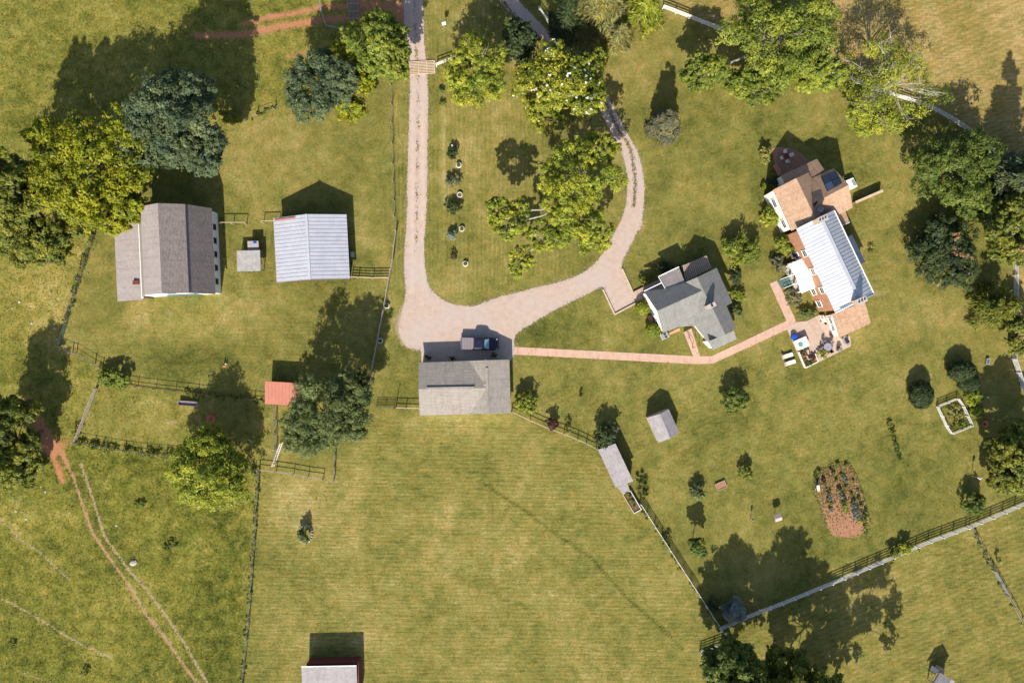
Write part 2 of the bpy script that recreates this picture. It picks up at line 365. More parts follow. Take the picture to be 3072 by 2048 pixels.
track([T7(0, 980), T7(160, 1060), T7(330, 1160), T7(420, 1220), T7(560, 1300), T7(760, 1390)], 4.8, .76, pale)
track([T7(0, 1440), T7(160, 1500), T7(340, 1560)], 3.8, .56, pale)
for (x, y, rx, ry, a) in [(120, 1290, 22, 50, .5), (160, 1330, 34, 40, .5), (190, 1400, 26, 60, .25), (2528, 1495, 66, 112, .42), (150, 1340, 40, 25, .45), (220, 1325, 25, 16, .45), (170, 1000, 14, 60, .35), (2470, 1600, 60, 20, .1), (1215, 690, 8, 20, .6), (1340, 80, 16, 5, .1)]:
    dirt += a * spot(x, y, rx, ry)
for (x, y, rx, ry, a) in [(505, 937, 22, 13, .55), (518, 1265, 30, 6, .75), (2860, 265, 8, 6, .0), (2240, 252, 20, 9, .5), (2640, 880, 26, 12, .62), (2790, 990, 30, 18, .42), (1350, 868, 10, 20, .3),
        (90, 880, 22, 30, .3), (60, 1500, 60, 26, .42), (380, 740, 26, 20, .36), (660, 1040, 20, 12, .2), (1345, 1250, 14, 5, .5), (1965, 440, 36, 12, .42), (2880, 600, 16, 20, .5), (2905, 920, 14, 24, .5),
        (2770, 850, 20, 10, .3), (2790, 1130, 12, 40, .4), (1410, 550, 14, 40, .2), (1415, 905, 12, 8, .2), (2350, 830, 20, 20, .3), (1190, 965, 30, 60, .5), (1230, 1010, 30, 36, .55), (830, 1290, 20, 60, .45), (790, 1380, 30, 30, .35), (1090, 1460, 20, 80, .16),
        (2520, 190, 260, 60, .10), (2740, 1590, 10, 4, .3), (1340, 60, 30, 20, .12), (2980, 1500, 10, 12, .5), (2500, 1050, 20, 8, .2), (300, 880, 20, 30, .15)]:
    pale += a * spot(x, y, rx, ry)
track([(2746, 1010), (2735, 1175), (2757, 1190)], 7, .28, pale)
track([(1200, 1370), (1180, 1500), (1165, 1700)], 2.2, .42, pale)
track([(1535, 1250), (1650, 1292), (1790, 1352)], 6, .35, pale)
track([(2719, 690), (2745, 770), (2800, 850), (2830, 860)], 6, .55, pale)
track([(2690, 1120), (2700, 1180), (2745, 1225)], 5, .45, pale)
#GRAVELSPILL
# streaks of mowing: along x, along y, slantwise
sh = np.clip(mF + 0.35 * blur(pmask([(900, 800), (1180, 780), (1100, 1150), (300, 1150), (180, 1040), (330, 900)]), 6), 0, 1)
sv = np.clip(blur(pmask([(1185, 250), (1225, 250), (1215, 820), (1170, 900)]), 2) + blur(pmask(P_island), 4) * .7 + spot(1230, 1000, 300, 30) * 0, 0, 1)
sd = np.clip(mR + mTR + 0.45 * blur(pmask([(1950, 280), (2600, 330), (2700, 650), (2650, 1000), (3000, 1300), (2300, 1500), (1900, 1500), (1560, 1240), (1600, 1110), (2150, 1100), (2330, 900), (2200, 500)]), 8), 0, 1)
brown = np.clip(mTR + .35 * spot(1880, 230, 200, 160) + .3 * spot(150, 900, 130, 200) + .25 * mR + .3 * spot(860, 450, 200, 110) + .25 * spot(1430, 520, 110, 260) + .25 * spot(2800, 980, 170, 90) + .2 * spot(700, 980, 260, 90), 0, 1)
rough_ = np.clip(mM + mT * .8 + mP * .4, 0, 1)
green_line = np.zeros(XX.shape)
T8 = Zoom(1024, 1366, 2352 / 1024.)
gl = [T8(950, 170), T8(1250, 370), T8(1500, 555), T8(1720, 700), T8(1830, 830), T8(2000, 1010), T8(2200, 1180), T8(2352, 1330)]
dry -= 0.30 * np.clip(1.6 - ldist(gl) / 3.0, 0, 1)

me = bpy.data.meshes.new('ground')
V = np.stack([XX.ravel(), YY.ravel(), np.zeros(nx * ny)], 1)
idx = np.arange(nx * ny).reshape(ny, nx)
F = np.stack([idx[:-1, :-1].ravel(), idx[:-1, 1:].ravel(), idx[1:, 1:].ravel(), idx[1:, :-1].ravel()], 1)

def ground_material():
    m, nt, b, P = _base('grass_and_earth')
    def A(n):
        a = nt.nodes.new('ShaderNodeAttribute'); a.attribute_name = n; return a.outputs['Fac']
    big = _noise(nt, P, 0.10, 4, 0.6, 0.6); mid = _noise(nt, P, 0.55, 5, 0.65, 0.4); fine = _noise(nt, P, 2.4, 5, 0.8); grain = _noise(nt, P, 7.0, 2, 0.8)
    h = _noise(nt, _map(nt, P, (0.4, 5.2, 1)), 1.0, 4, 0.7); v = _noise(nt, _map(nt, P, (5.0, 0.3, 1)), 1.0, 4, 0.7)
    d = _noise(nt, _map(nt, P, (0.3, 4.4, 1), math.radians(-28)), 1.0, 4, 0.7)
    def wave(rot, per, dist):
        w = nt.nodes.new('ShaderNodeTexWave'); w.wave_type = 'BANDS'; w.bands_direction = 'Y'; w.inputs['Scale'].default_value = 6.2832 / per / 20.0; w.inputs['Distortion'].default_value = dist; w.inputs['Detail'].default_value = 3; w.inputs['Detail Scale'].default_value = 1.2; w.inputs['Detail Roughness'].default_value = 0.7
        nt.links.new(_map(nt, P, (1, 1, 1), rot), w.inputs[0]); return w.outputs['Fac']
    wh, wv, wd_ = wave(0.012, 0.66, 2.6), wave(math.radians(90), 0.7, 1.6), wave(math.radians(-24), 0.8, 1.8)
    def c(n, k): return _math(nt, 'MULTIPLY', _math(nt, 'SUBTRACT', n, 0.5), k)
    def add(*a):
        r = a[0]
        for q in a[1:]: r = _math(nt, 'ADD', r, q)
        return r
    st = add(_math(nt, 'MULTIPLY', A('sh'), add(c(h, 0.9), c(wh, 0.10))), _math(nt, 'MULTIPLY', A('sv'), add(c(v, 0.8), c(wv, 0.10))), _math(nt, 'MULTIPLY', A('sd'), add(c(d, 0.8), c(wd_, 0.10))))
    rg = A('rough')
    dv = add(A('dry'), c(big, 0.80), c(mid, 0.75), c(fine, 0.85), c(grain, 0.62), st, _math(nt, 'MULTIPLY', rg, add(c(mid, 0.5), c(fine, 0.7))))
    col = _ramp(nt, dv, [(0.0, (0.020, 0.028, 0.005)), (0.22, (0.061, 0.068, 0.013)), (0.42, (0.115, 0.111, 0.025)), (0.60, (0.169, 0.149, 0.037)), (0.80, (0.243, 0.193, 0.066)), (1.0, (0.35, 0.275, 0.12))])
    hn = _noise(nt, P, 0.42, 6, 0.75, 0.6); col = _mix(nt, 1.0, col, _ramp(nt, hn, [(0.30, (0.82, 0.97, 0.92)), (0.5, (1.0, 1.0, 1.0)), (0.70, (1.16, 1.04, 0.96))]), 'MULTIPLY')
    col = _mix(nt, _math(nt, 'MULTIPLY', rg, 0.7), col, _mix(nt, 1.0, col, (0.97, 1.02, 0.62), 'MULTIPLY'))
    col = _mix(nt, A('brown'), col, _mix(nt, 1.0, col, (0.97, 0.89, 0.88), 'MULTIPLY'))
    ps = _mix(nt, fine, (0.21, 0.15, 0.085), (0.36, 0.27, 0.175))
    pf = _math(nt, 'MULTIPLY', _math(nt, 'SUBTRACT', add(A('pale'), c(mid, 0.55), c(fine, 1.1)), 0.36), 2.4, clamp=True)
    col = _mix(nt, pf, col, ps)
    red = _mix(nt, fine, (0.26, 0.105, 0.052), (0.40, 0.19, 0.10))
    df = _math(nt, 'MULTIPLY', _math(nt, 'SUBTRACT', add(A('dirt'), c(mid, 0.8), c(fine, 1.2)), 0.30), 1.7, clamp=True)
    col = _mix(nt, df, col, red)
    nt.links.new(col, b.inputs['Base Color']); b.inputs['Roughness'].default_value = 0.95; b.inputs['Specular IOR Level'].default_value = 0.08
    _bump(nt, b, add(_math(nt, 'MULTIPLY', fine, 0.6), _math(nt, 'MULTIPLY', grain, 0.5)), 0.75, 0.16)
    return m
M_ground = ground_material()
me = mesh_np('ground', V, F, M_ground)
for n_, a_ in (('dry', dry), ('dirt', dirt), ('pale', pale), ('sh', sh), ('sv', sv), ('sd', sd), ('rough', rough_), ('brown', brown)):
    at = me.attributes.new(n_, 'FLOAT', 'POINT'); at.data.foreach_set('value', a_.ravel().astype(np.float32))
GROUND_ME = me
tag(put('ground', me), kind='structure')

# ---------------------------------------------------------------- roads and paving
def ragged(pts, step=5.0, amp=2.0, seed=1, closed=True):
    r = random.Random(seed); out = []; n = len(pts); ph = [r.uniform(0, 6) for _ in range(4)]
    s = 0.0
    for i in range(n if closed else n - 1):
        (x1, y1), (x2, y2) = pts[i][:2], pts[(i + 1) % n][:2]
        L = math.hypot(x2 - x1, y2 - y1); k = max(1, int(L / step))
        nxv, nyv = -(y2 - y1) / (L + 1e-9), (x2 - x1) / (L + 1e-9)
        for j in range(k):
            t = j / k; s += step
            a = amp * (0.35 * math.sin(s * 0.021 + ph[0]) + 0.25 * math.sin(s * 0.057 + ph[1]) + r.uniform(-0.9, 0.9))
            out.append((x1 + (x2 - x1) * t + nxv * a, y1 + (y2 - y1) * t + nyv * a))
    return out
def smooth_line(pts, k=3):
    out = []; n = len(pts)
    for i in range(n - 1):
        p0, p1, p2, p3 = pts[max(i - 1, 0)], pts[i], pts[i + 1], pts[min(i + 2, n - 1)]
        for j in range(k):
            t = j / k
            out.append(tuple(0.5 * (2 * p1[c] + (p2[c] - p0[c]) * t + (2 * p0[c] - 5 * p1[c] + 4 * p2[c] - p3[c]) * t * t + (3 * p1[c] - p0[c] - 3 * p2[c] + p3[c]) * t ** 3) for c in (0, 1)))
    out.append(pts[-1]); return out
def sheet(name, pts, z, m, ang=0.0, kind='structure'):
    P3 = [W(x, y) + Vector((0, 0, z)) for x, y in [p[:2] for p in pts]]
    tri = tessellate_polygon([P3]); mb = MB(); mb.add(P3, [tuple(t) for t in tri])
    o = mb.build(name, m, None, ang); return tag(o, kind=kind)
Z2 = Zoom(1024, 0, 2351 / 1024.); Z3 = Zoom(2048, 0, 2351 / 1024.); Z5 = Zoom(1024, 683, 2351 / 1024.); Z6 = Zoom(2048, 683, 2351 / 1024.); Z9 = Zoom(2048, 1366, 2352 / 1024.)
P_loop_in = smooth_line([(1440, -110), (1497, 0), (1547, 57), (1630, 135), (1778, 279), (1808, 348), (1843, 414), (1869, 470), (1882, 544), (1873, 632), (1852, 683), (1795, 779), (1721, 831), (1612, 862), (1494, 892), (1416, 918), (1351, 910), (1307, 883), (1281, 844), (1272, 727), (1277, 680), (1283, 436), (1283, 261), (1274, 131), (1268, 0), (1262, -200)])
P_drive_l = smooth_line([(1203, -200), (1209, 0), (1220, 144), (1229, 218), (1227, 392), (1222, 523), (1220, 680), (1215, 727), (1213, 814), (1216, 888), (1200, 950), (1198, 1000), (1222, 1040), (1262, 1050)])
P_drive_b = [(1266, 1092), (1400, 1090), (1530, 1086), (1543, 1066)]
P_loop_out = smooth_line([(1543, 1040), (1547, 1005), (1590, 975), (1651, 936), (1721, 901), (1806, 860)]) + [(1843, 940), (1908, 904), (1866, 808)] + smooth_line([(1866, 785), (1895, 731), (1913, 692), (1924, 680), (1932, 588), (1930, 523), (1913, 457), (1878, 392), (1839, 322), (1804, 266), (1677, 131), (1603, 52), (1555, 0), (1490, -110)])
DRIVE = P_drive_l + P_drive_b + P_loop_out + P_loop_in
edge = np.minimum(ldist(P_drive_l + P_drive_b + P_loop_out), ldist(P_loop_in)); pale += np.clip(1 - edge / 11.0, 0, 1) * 0.42; GROUND_ME.attributes['pale'].data.foreach_set('value', pale.ravel().astype(np.float32))
def gravel_material():
    m, nt, b, P = _base('pink_gravel')
    big = _noise(nt, P, 0.16, 4, 0.6); mid = _noise(nt, P, 1.2, 5, 0.7); fine = _noise(nt, P, 11.0, 3, 0.8)
    sx = nt.nodes.new('ShaderNodeSeparateXYZ'); nt.links.new(P, sx.inputs[0]); lane = _math(nt, 'ABSOLUTE', _math(nt, 'SUBTRACT', _math(nt, 'ABSOLUTE', _math(nt, 'ADD', sx.outputs[0], 15.15)), 0.85))
    tr = _math(nt, 'ADD', 0.45, _math(nt, 'MULTIPLY', _math(nt, 'SUBTRACT', 1.0, _math(nt, 'MULTIPLY', lane, 1.6, clamp=True), clamp=True), _math(nt, 'MULTIPLY', _math(nt, 'GREATER_THAN', sx.outputs[1], 8.0), 0.28)))
    f = _math(nt, 'ADD', _math(nt, 'MULTIPLY', mid, 0.5), _math(nt, 'ADD', _math(nt, 'MULTIPLY', fine, 0.35), _math(nt, 'MULTIPLY', tr, 0.3)))
    c = _ramp(nt, f, [(0.30, (0.235, 0.172, 0.14)), (0.52, (0.355, 0.268, 0.222)), (0.72, (0.44, 0.343, 0.285)), (0.9, (0.49, 0.395, 0.34))])
    c = _mix(nt, _math(nt, 'MULTIPLY', _math(nt, 'SUBTRACT', big, 0.45), 3.0, clamp=True), c, _mix(nt, fine, (0.29, 0.25, 0.23), (0.41, 0.36, 0.33)))
    nt.links.new(c, b.inputs['Base Color']); b.inputs['Roughness'].default_value = 0.95; b.inputs['Specular IOR Level'].default_value = 0.1
    _bump(nt, b, fine, 0.5, 0.05); return m
M_gravel = gravel_material()
sheet('driveway', ragged(DRIVE, 2.6, 2.0, 3), 0.012, M_gravel)
WALK = [(1543, 1040), (2048, 1066), (2078, 1067.5), (2135, 1068), (2359, 962), (2309, 851), (2336, 839), (2345, 868), (2388, 962), (2362, 988), (2139, 1090), (2100, 1092), (2048, 1090), (1541, 1063)]
sheet('garden_path', WALK, 0.030, M_paver, math.radians(0))
ZC = Zoom(1780, 700, 3.92); ZA = Zoom(2250, 400, 5.2275); ZB = Zoom(2280, 660, 5.2275); ZP = Zoom(2320, 900, 7.128)
sheet('cottage_path', [ZC(1060, 1160), ZC(1150, 1110), ZC(1255, 1444), ZC(1172, 1440)], 0.022, M_paver, math.radians(-63))
PATIO = [ZP(280, 605), ZP(470, 470), ZP(720, 445), ZP(990, 310), ZP(1300, 330), ZP(1440, 830), ZP(1640, 760), ZP(1655, 985), ZP(955, 1335), ZP(640, 1400), ZP(470, 1040), ZP(370, 790)]
sheet('patio', PATIO, 0.040, M_patio, math.radians(26))
arc = [ZA(335, 240), ZA(420, 218), ZA(520, 215), ZA(620, 232), ZA(720, 268), ZA(810, 325), ZA(900, 405), ZA(960, 455), ZA(1100, 560), ZA(560, 800), ZA(440, 640), ZA(375, 440)]
sheet('brick_terrace', arc, 0.055, M_clay, math.radians(26))
GARDEN = [(100, 450), (170, 270), (420, 160), (700, 110), (830, 320), (950, 650), (1060, 1000), (1130, 1150), (1040, 1370), (850, 1480), (430, 1440), (320, 1280), (230, 1000), (100, 640)]
ZG = Zoom(2420, 1360, 5.6)
sheet('garden_soil', ragged([(2534 + ((2420 + a_ / 5.6) - 2534) * .88, 1505 + ((1360 + b_ / 5.6) - 1505) * .90) for a_, b_ in GARDEN], 2.0, 4.5, 8), 0.014, M_redsoil)

# ---------------------------------------------------------------- vegetation
PAL = {
 'yellow': leafmat('leaf_yellow_green', (0.045, 0.060, 0.003), (0.196, 0.2128, 0.009), (0.3808, 0.3808, 0.0202)),
 'blue': leafmat('leaf_blue_green', (0.026, 0.042, 0.018), (0.095, 0.128, 0.058), (0.185, 0.225, 0.108)),
 'green': leafmat('leaf_green', (0.022, 0.040, 0.006), (0.1025, 0.14, 0.0225), (0.2063, 0.25, 0.0438)),
 'bright': leafmat('leaf_bright_green', (0.034, 0.056, 0.006), (0.1625, 0.2, 0.025), (0.3125, 0.3438, 0.05)),
 'lime': leafmat('leaf_lime', (0.050, 0.070, 0.006), (0.2275, 0.26, 0.0234), (0.429, 0.442, 0.052)),
 'magnolia': leafmat('leaf_magnolia', (0.024, 0.036, 0.004), (0.144, 0.162, 0.012), (0.36, 0.348, 0.036), 0.12, 0.35),
 'feather': leafmat('leaf_feathery', (0.07, 0.08, 0.02), (0.209, 0.2035, 0.066), (0.352, 0.33, 0.121)),
 'dark': leafmat('leaf_dark_green', (0.015, 0.028, 0.010), (0.048, 0.072, 0.0216), (0.0936, 0.1224, 0.0408)),
 'olive': leafmat('leaf_olive', (0.028, 0.042, 0.006), (0.1375, 0.1562, 0.02), (0.275, 0.2812, 0.0375)),
 'spruce': leafmat('leaf_blue_spruce', (0.09, 0.11, 0.11), (0.24, 0.28, 0.265), (0.42, 0.46, 0.43)),
 'walnut': leafmat('leaf_walnut', (0.024, 0.040, 0.012), (0.1187, 0.1525, 0.045), (0.2375, 0.2687, 0.0875)),
 'grey': leafmat('leaf_grey_green', (0.055, 0.06, 0.03), (0.147, 0.147, 0.0788), (0.252, 0.2363, 0.1365)),
 'red': leafmat('leaf_dark_red', (0.03, 0.012, 0.010), (0.075, 0.032, 0.025), (0.14, 0.07, 0.05)),
 'dead': leafmat('leaf_dead', (0.16, 0.08, 0.04), (0.30, 0.16, 0.09), (0.42, 0.25, 0.15)),
 'variegated': leafmat('leaf_variegated', (0.06, 0.075, 0.02), (0.22, 0.21, 0.05), (0.42, 0.38, 0.12)),
 'cabbage': leafmat('leaf_cabbage', (0.06, 0.085, 0.06), (0.15, 0.19, 0.14), (0.28, 0.33, 0.26)),
 'bloom': leafmat('white_petal', (0.5, 0.48, 0.40), (0.72, 0.70, 0.62), (0.80, 0.78, 0.72)),
 'flower': leafmat('orange_petal', (0.45, 0.10, 0.02), (0.55, 0.22, 0.03), (0.60, 0.40, 0.05)),
 'grass': leafmat('grass_blade', (0.036, 0.046, 0.007), (0.125, 0.115, 0.024), (0.28, 0.225, 0.085), 0.2, 0.8),
}
def unit(v): return v / (np.linalg.norm(v, axis=-1, keepdims=True) + 1e-9)
def diamonds(C, N, size, rng, aspect=0.55, axis=None):
    """one small leaf (4 points) at each centre"""
    n = len(C); N = unit(N)
    a = unit(np.cross(N, rng.normal(size=(n, 3)))) if axis is None else unit(axis - N * (axis * N).sum(1, keepdims=True))
    b = np.cross(N, a); s = size[:, None]
    V = np.stack([C + a * s, C + b * s * aspect + N * s * 0.12, C - a * s, C - b * s * aspect + N * s * 0.12], 1).reshape(-1, 3)
    F = np.arange(4 * n).reshape(n, 4); return V, F
class Leaves:
    def __init__(s): s.V = []; s.F = []; s.T = []; s.k = 0
    def add(s, V, F, T):
        s.V.append(V); s.F.append(F + s.k); s.T.append(np.repeat(T, 4)); s.k += len(V)
    def mesh(s, name, m, origin):
        return mesh_np(name, np.concatenate(s.V) - np.array(origin), np.concatenate(s.F), m, np.concatenate(s.T))
def rand_dirs(n, rng, zmin=-1.0):
    z = rng.uniform(zmin, 1, n); t = rng.uniform(0, 2 * math.pi, n); r = np.sqrt(1 - z * z)
    return np.stack([r * np.cos(t), r * np.sin(t), z], 1)
def clumps(L, rng, C, R, leaf, sub=8, per=24, flat=0.7, aspect=0.55, shell=0.55, droop=0.0):
    """foliage clumps at centres C (n,3) of radius R (n): sub-clumps, then leaves on them"""
    for c, r in zip(C, R):
        ns = max(3, int(sub * rng.uniform(0.7, 1.3)))
        d = rand_dirs(ns, rng, -0.35); sc_ = c + d * r * rng.uniform(shell, 1.0, (ns, 1)) * np.array([1, 1, flat])
        tone = rng.normal(0, 0.15)
        for q in sc_:
            n = max(4, int(per * rng.uniform(0.6, 1.4))); sr = r * rng.uniform(0.28, 0.48)
            dd = rand_dirs(n, rng, -0.5); p = q + dd * sr * rng.uniform(0.35, 1.0, (n, 1)) * np.array([1, 1, flat])
            N = dd * 0.7 + unit(p - c) * 0.5 + np.array([0, 0, 0.85 - droop]) + rng.normal(0, 0.45, (n, 3))
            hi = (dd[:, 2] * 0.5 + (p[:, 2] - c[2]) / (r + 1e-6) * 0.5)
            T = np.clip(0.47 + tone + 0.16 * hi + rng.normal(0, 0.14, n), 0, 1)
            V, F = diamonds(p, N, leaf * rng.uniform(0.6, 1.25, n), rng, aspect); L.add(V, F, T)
def limb(mb, a, b, r0, r1, rng, n=5, bend=0.12, seg=4):
    a, b = np.array(a), np.array(b); d = b - a; L = np.linalg.norm(d); off = rng.normal(0, bend * L, 3); off[2] = abs(off[2]) * 0.6
    pts = [a + d * t + off * math.sin(math.pi * t) for t in np.linspace(0, 1, seg + 1)]
    mb.tube([Vector(p) for p in pts], [r0 + (r1 - r0) * t for t in np.linspace(0, 1, seg + 1)], n); return pts
def px_r(r, h): return r * DK * S * (H - h) / H
SEED = [100]
def tree(label, lobes, pal, name='broadleaf_tree', cat='tree', group=None, leaf=0.30, dens=1.0, trunk=None, bare=0, bark=None, flat=0.7, aspect=0.55, flowers=0, dead=0, crf=(0.20, 0.32), sub=8, per=24, tr=None):
    """lobes: (x, y, rx, ry, top, bottom) in overview pixels and metres; the crown is the union of the lobes"""
    SEED[0] += 1; rng = np.random.default_rng(SEED[0]); L = Leaves(); ends = []
    bark = bark or M_bark; leaf = leaf * 0.82
    x0, y0, rx0, ry0, t0, b0 = lobes[0]
    base = WD(*trunk) if trunk else WD(x0, y0, (t0 + b0) / 2 * 0.9)
    base = Vector((base.x, base.y, 0))
    for (x, y, rx, ry, top, bot) in lobes:
        hc = (top + bot) / 2; hh = (top - bot) / 2; c = np.array(WD(x, y, hc))
        rx = 1.06 * max(rx - 0.2 * abs(x - 1176) * hh / H, rx * 0.6); ry = 1.06 * max(ry - 0.2 * abs(y - 784) * hh / H, ry * 0.6)
        Rv = np.array([px_r(rx, hc), px_r(ry, hc), hh]); Rm = (Rv[0] + Rv[1]) / 2
        area = 4 * math.pi * Rm * Rm * 0.62
        crm = np.mean(crf) * Rm if Rm > 1.2 else 0.45 * Rm
        n = int(dens * area / (math.pi * crm * crm) * 1.75) + 4
        d = rand_dirs(n, rng, -0.55); ph = rng.uniform(0, 6.28, 4); az = np.arctan2(d[:, 1], d[:, 0])
        wob = 1 + 0.10 * np.sin(2 * az + ph[0]) + 0.09 * np.sin(3 * az + ph[1]) + 0.07 * np.sin(5 * az + ph[2])
        cr = rng.uniform(*crf, n) * Rm if Rm > 1.2 else rng.uniform(0.35, 0.55, n) * Rm
        fr = rng.uniform(0.62, 1.0, n) ** 0.8
        cl = c + d * (Rv * (fr * wob)[:, None] - np.minimum(cr * 0.35, Rm * 0.12)[:, None])
        k = np.clip((cr / leaf) ** 2 / 16.0, 0.5, 2.0)
        for i in range(n): clumps(L, rng, cl[i:i + 1], cr[i:i + 1], leaf, sub * math.sqrt(k[i]), per * math.sqrt(k[i]), flat, aspect)
        ends.append((c, cl, cr, Rm))
    o = empty(name, base, label, cat, group)
    mb = MB(); Rb = ends[0][3]; tt = tr or max(0.035, 0.055 * Rb)
    fork = np.array(base) * 0.55 + ends[0][0] * 0.45; fork[2] = max(lobes[0][5] * 0.9, 0.25 * lobes[0][4])
    limb(mb, np.array(base) - np.array([0, 0, 0.15]), fork, tt, tt * 0.75, rng, 8, 0.03)
    for (c, cl, cr, Rm) in ends:
        hub = c + np.array([0, 0, -0.2 * Rm]); limb(mb, fork, hub, tt * 0.7, tt * 0.4, rng, 6, 0.10)
        for i in range(0, len(cl), 2 if len(cl) < 60 else 3):
            limb(mb, hub, cl[i], tt * 0.30, tt * 0.08, rng, 4, 0.12, 3)
        if bare:
            for i in range(int(bare * len(cl))):
                j = rng.integers(len(cl)); e = cl[j] + (cl[j] - c) * rng.uniform(0.02, 0.14) + np.array([0, 0, cr[j] * rng.uniform(0.5, 0.95)])
                pts = limb(mb, hub + (cl[j] - hub) * 0.35 + np.array([0, 0, 0.35 * Rm * rng.uniform(0.3, 0.9)]), e, tt * 0.20, tt * 0.05, rng, 4, 0.10, 4)
                for q in range(3):
                    s_ = pts[rng.integers(1, 4)]; limb(mb, s_, s_ + (e - hub) * rng.uniform(0.12, 0.3) + rng.normal(0, 0.12 * Rm, 3), tt * 0.09, tt * 0.035, rng, 3, 0.1, 2)
    mb.build('trunk', bark, o, smooth=True, origin=base)
    put('crown', L.mesh('crown', PAL[pal], base), o, base)
    if flowers:
        B = Leaves(); c, cl, cr, Rm = ends[0]
        for i in range(flowers):
            j = rng.integers(len(cl)); u = rand_dirs(1, rng, 0.2)[0]; p = cl[j] + u * cr[j] * 0.95
            q = p + rand_dirs(5, rng, 0) * 0.12; V, F = diamonds(q, rand_dirs(5, rng, 0.2), np.full(5, 0.17), rng, 0.8); B.add(V, F, rng.uniform(0.4, 1, 5))
        put('blossoms', B.mesh('blossoms', PAL['bloom'], base), o, base)['kind'] = 'stuff'
    if dead:
        B = Leaves(); c, cl, cr, Rm = ends[0]; order = np.argsort(-cl[:, 2])
        for i in order[:dead]: clumps(B, rng, cl[i:i + 1] + np.array([0, 0, cr[i] * 0.45]), cr[i:i + 1] * 0.62, leaf * 0.8, 5, 12)
        put('dead_leaves', B.mesh('dead_leaves', PAL['dead'], base), o, base)['kind'] = 'stuff'
    return o
def conifer(label, x, y, r, h, pal, name='conifer_tree', cat='tree', group=None, leaf=0.28, base_px=None, dens=1.0, droop=0.35, tip=0.08, aspect=0.28):
    """whorls of feathery boughs round a straight stem; x, y is the crown's centre, r its radius (overview pixels)"""
    SEED[0] += 1; rng = np.random.default_rng(SEED[0]); L = Leaves()
    c = WD(x, y, h * 0.35) if base_px is None else WD(*base_px); base = Vector((c.x, c.y, 0)); B = np.array(base); R = px_r(r, h * 0.3)
    o = empty(name, base, label, cat, group); mb = MB(); mb.tube([base - Vector((0, 0, .1)), base + Vector((0, 0, h * 0.97))], [0.03 * h, 0.01], 7)
    nb = int((dens if dens < 1.4 else 0.6 * dens) * (14 + 5 * R * h / 6))
    for i in range(nb):
        t = (i + rng.uniform(0, 1)) / nb; z = h * (0.06 + 0.92 * t); ln = R * (tip + (1 - tip) * (1 - t) ** 0.85) * rng.uniform(0.75, 1.1); az = rng.uniform(0, 6.28)
        d = np.array([math.cos(az), math.sin(az), 0]); s0 = B + np.array([0, 0, z]); e = s0 + d * ln + np.array([0, 0, -droop * ln * 0.6 + 0.1 * ln])
        limb(mb, s0, e, 0.012 * h * (1 - t) + 0.01, 0.006, rng, 3, 0.03, 2)
        n = max(10, int(dens * 46 * ln / leaf / 3)); f = rng.uniform(0.12, 1.0, n) ** 0.7
        side = np.array([-d[1], d[0], 0]); w = rng.normal(0, 1, n) * 0.26 * ln * (1 - 0.6 * f) + rng.normal(0, 0.05, n)
        p = s0 + (e - s0) * f[:, None] + side * w[:, None]; p[:, 2] += rng.normal(0, 0.06 * ln + 0.03, n) - np.abs(w) * 0.25
        N = np.array([0, 0, 1.0]) + rng.normal(0, 0.45, (n, 3)) + d * 0.25
        ax = d + side * (np.sign(w) * 0.8)[:, None] + rng.normal(0, 0.25, (n, 3))
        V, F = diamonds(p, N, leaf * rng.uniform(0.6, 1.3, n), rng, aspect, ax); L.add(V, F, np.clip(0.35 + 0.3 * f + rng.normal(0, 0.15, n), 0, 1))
    mb.build('trunk', M_bark, o, smooth=True, origin=base); put('crown', L.mesh('crown', PAL[pal], base), o, base); return o
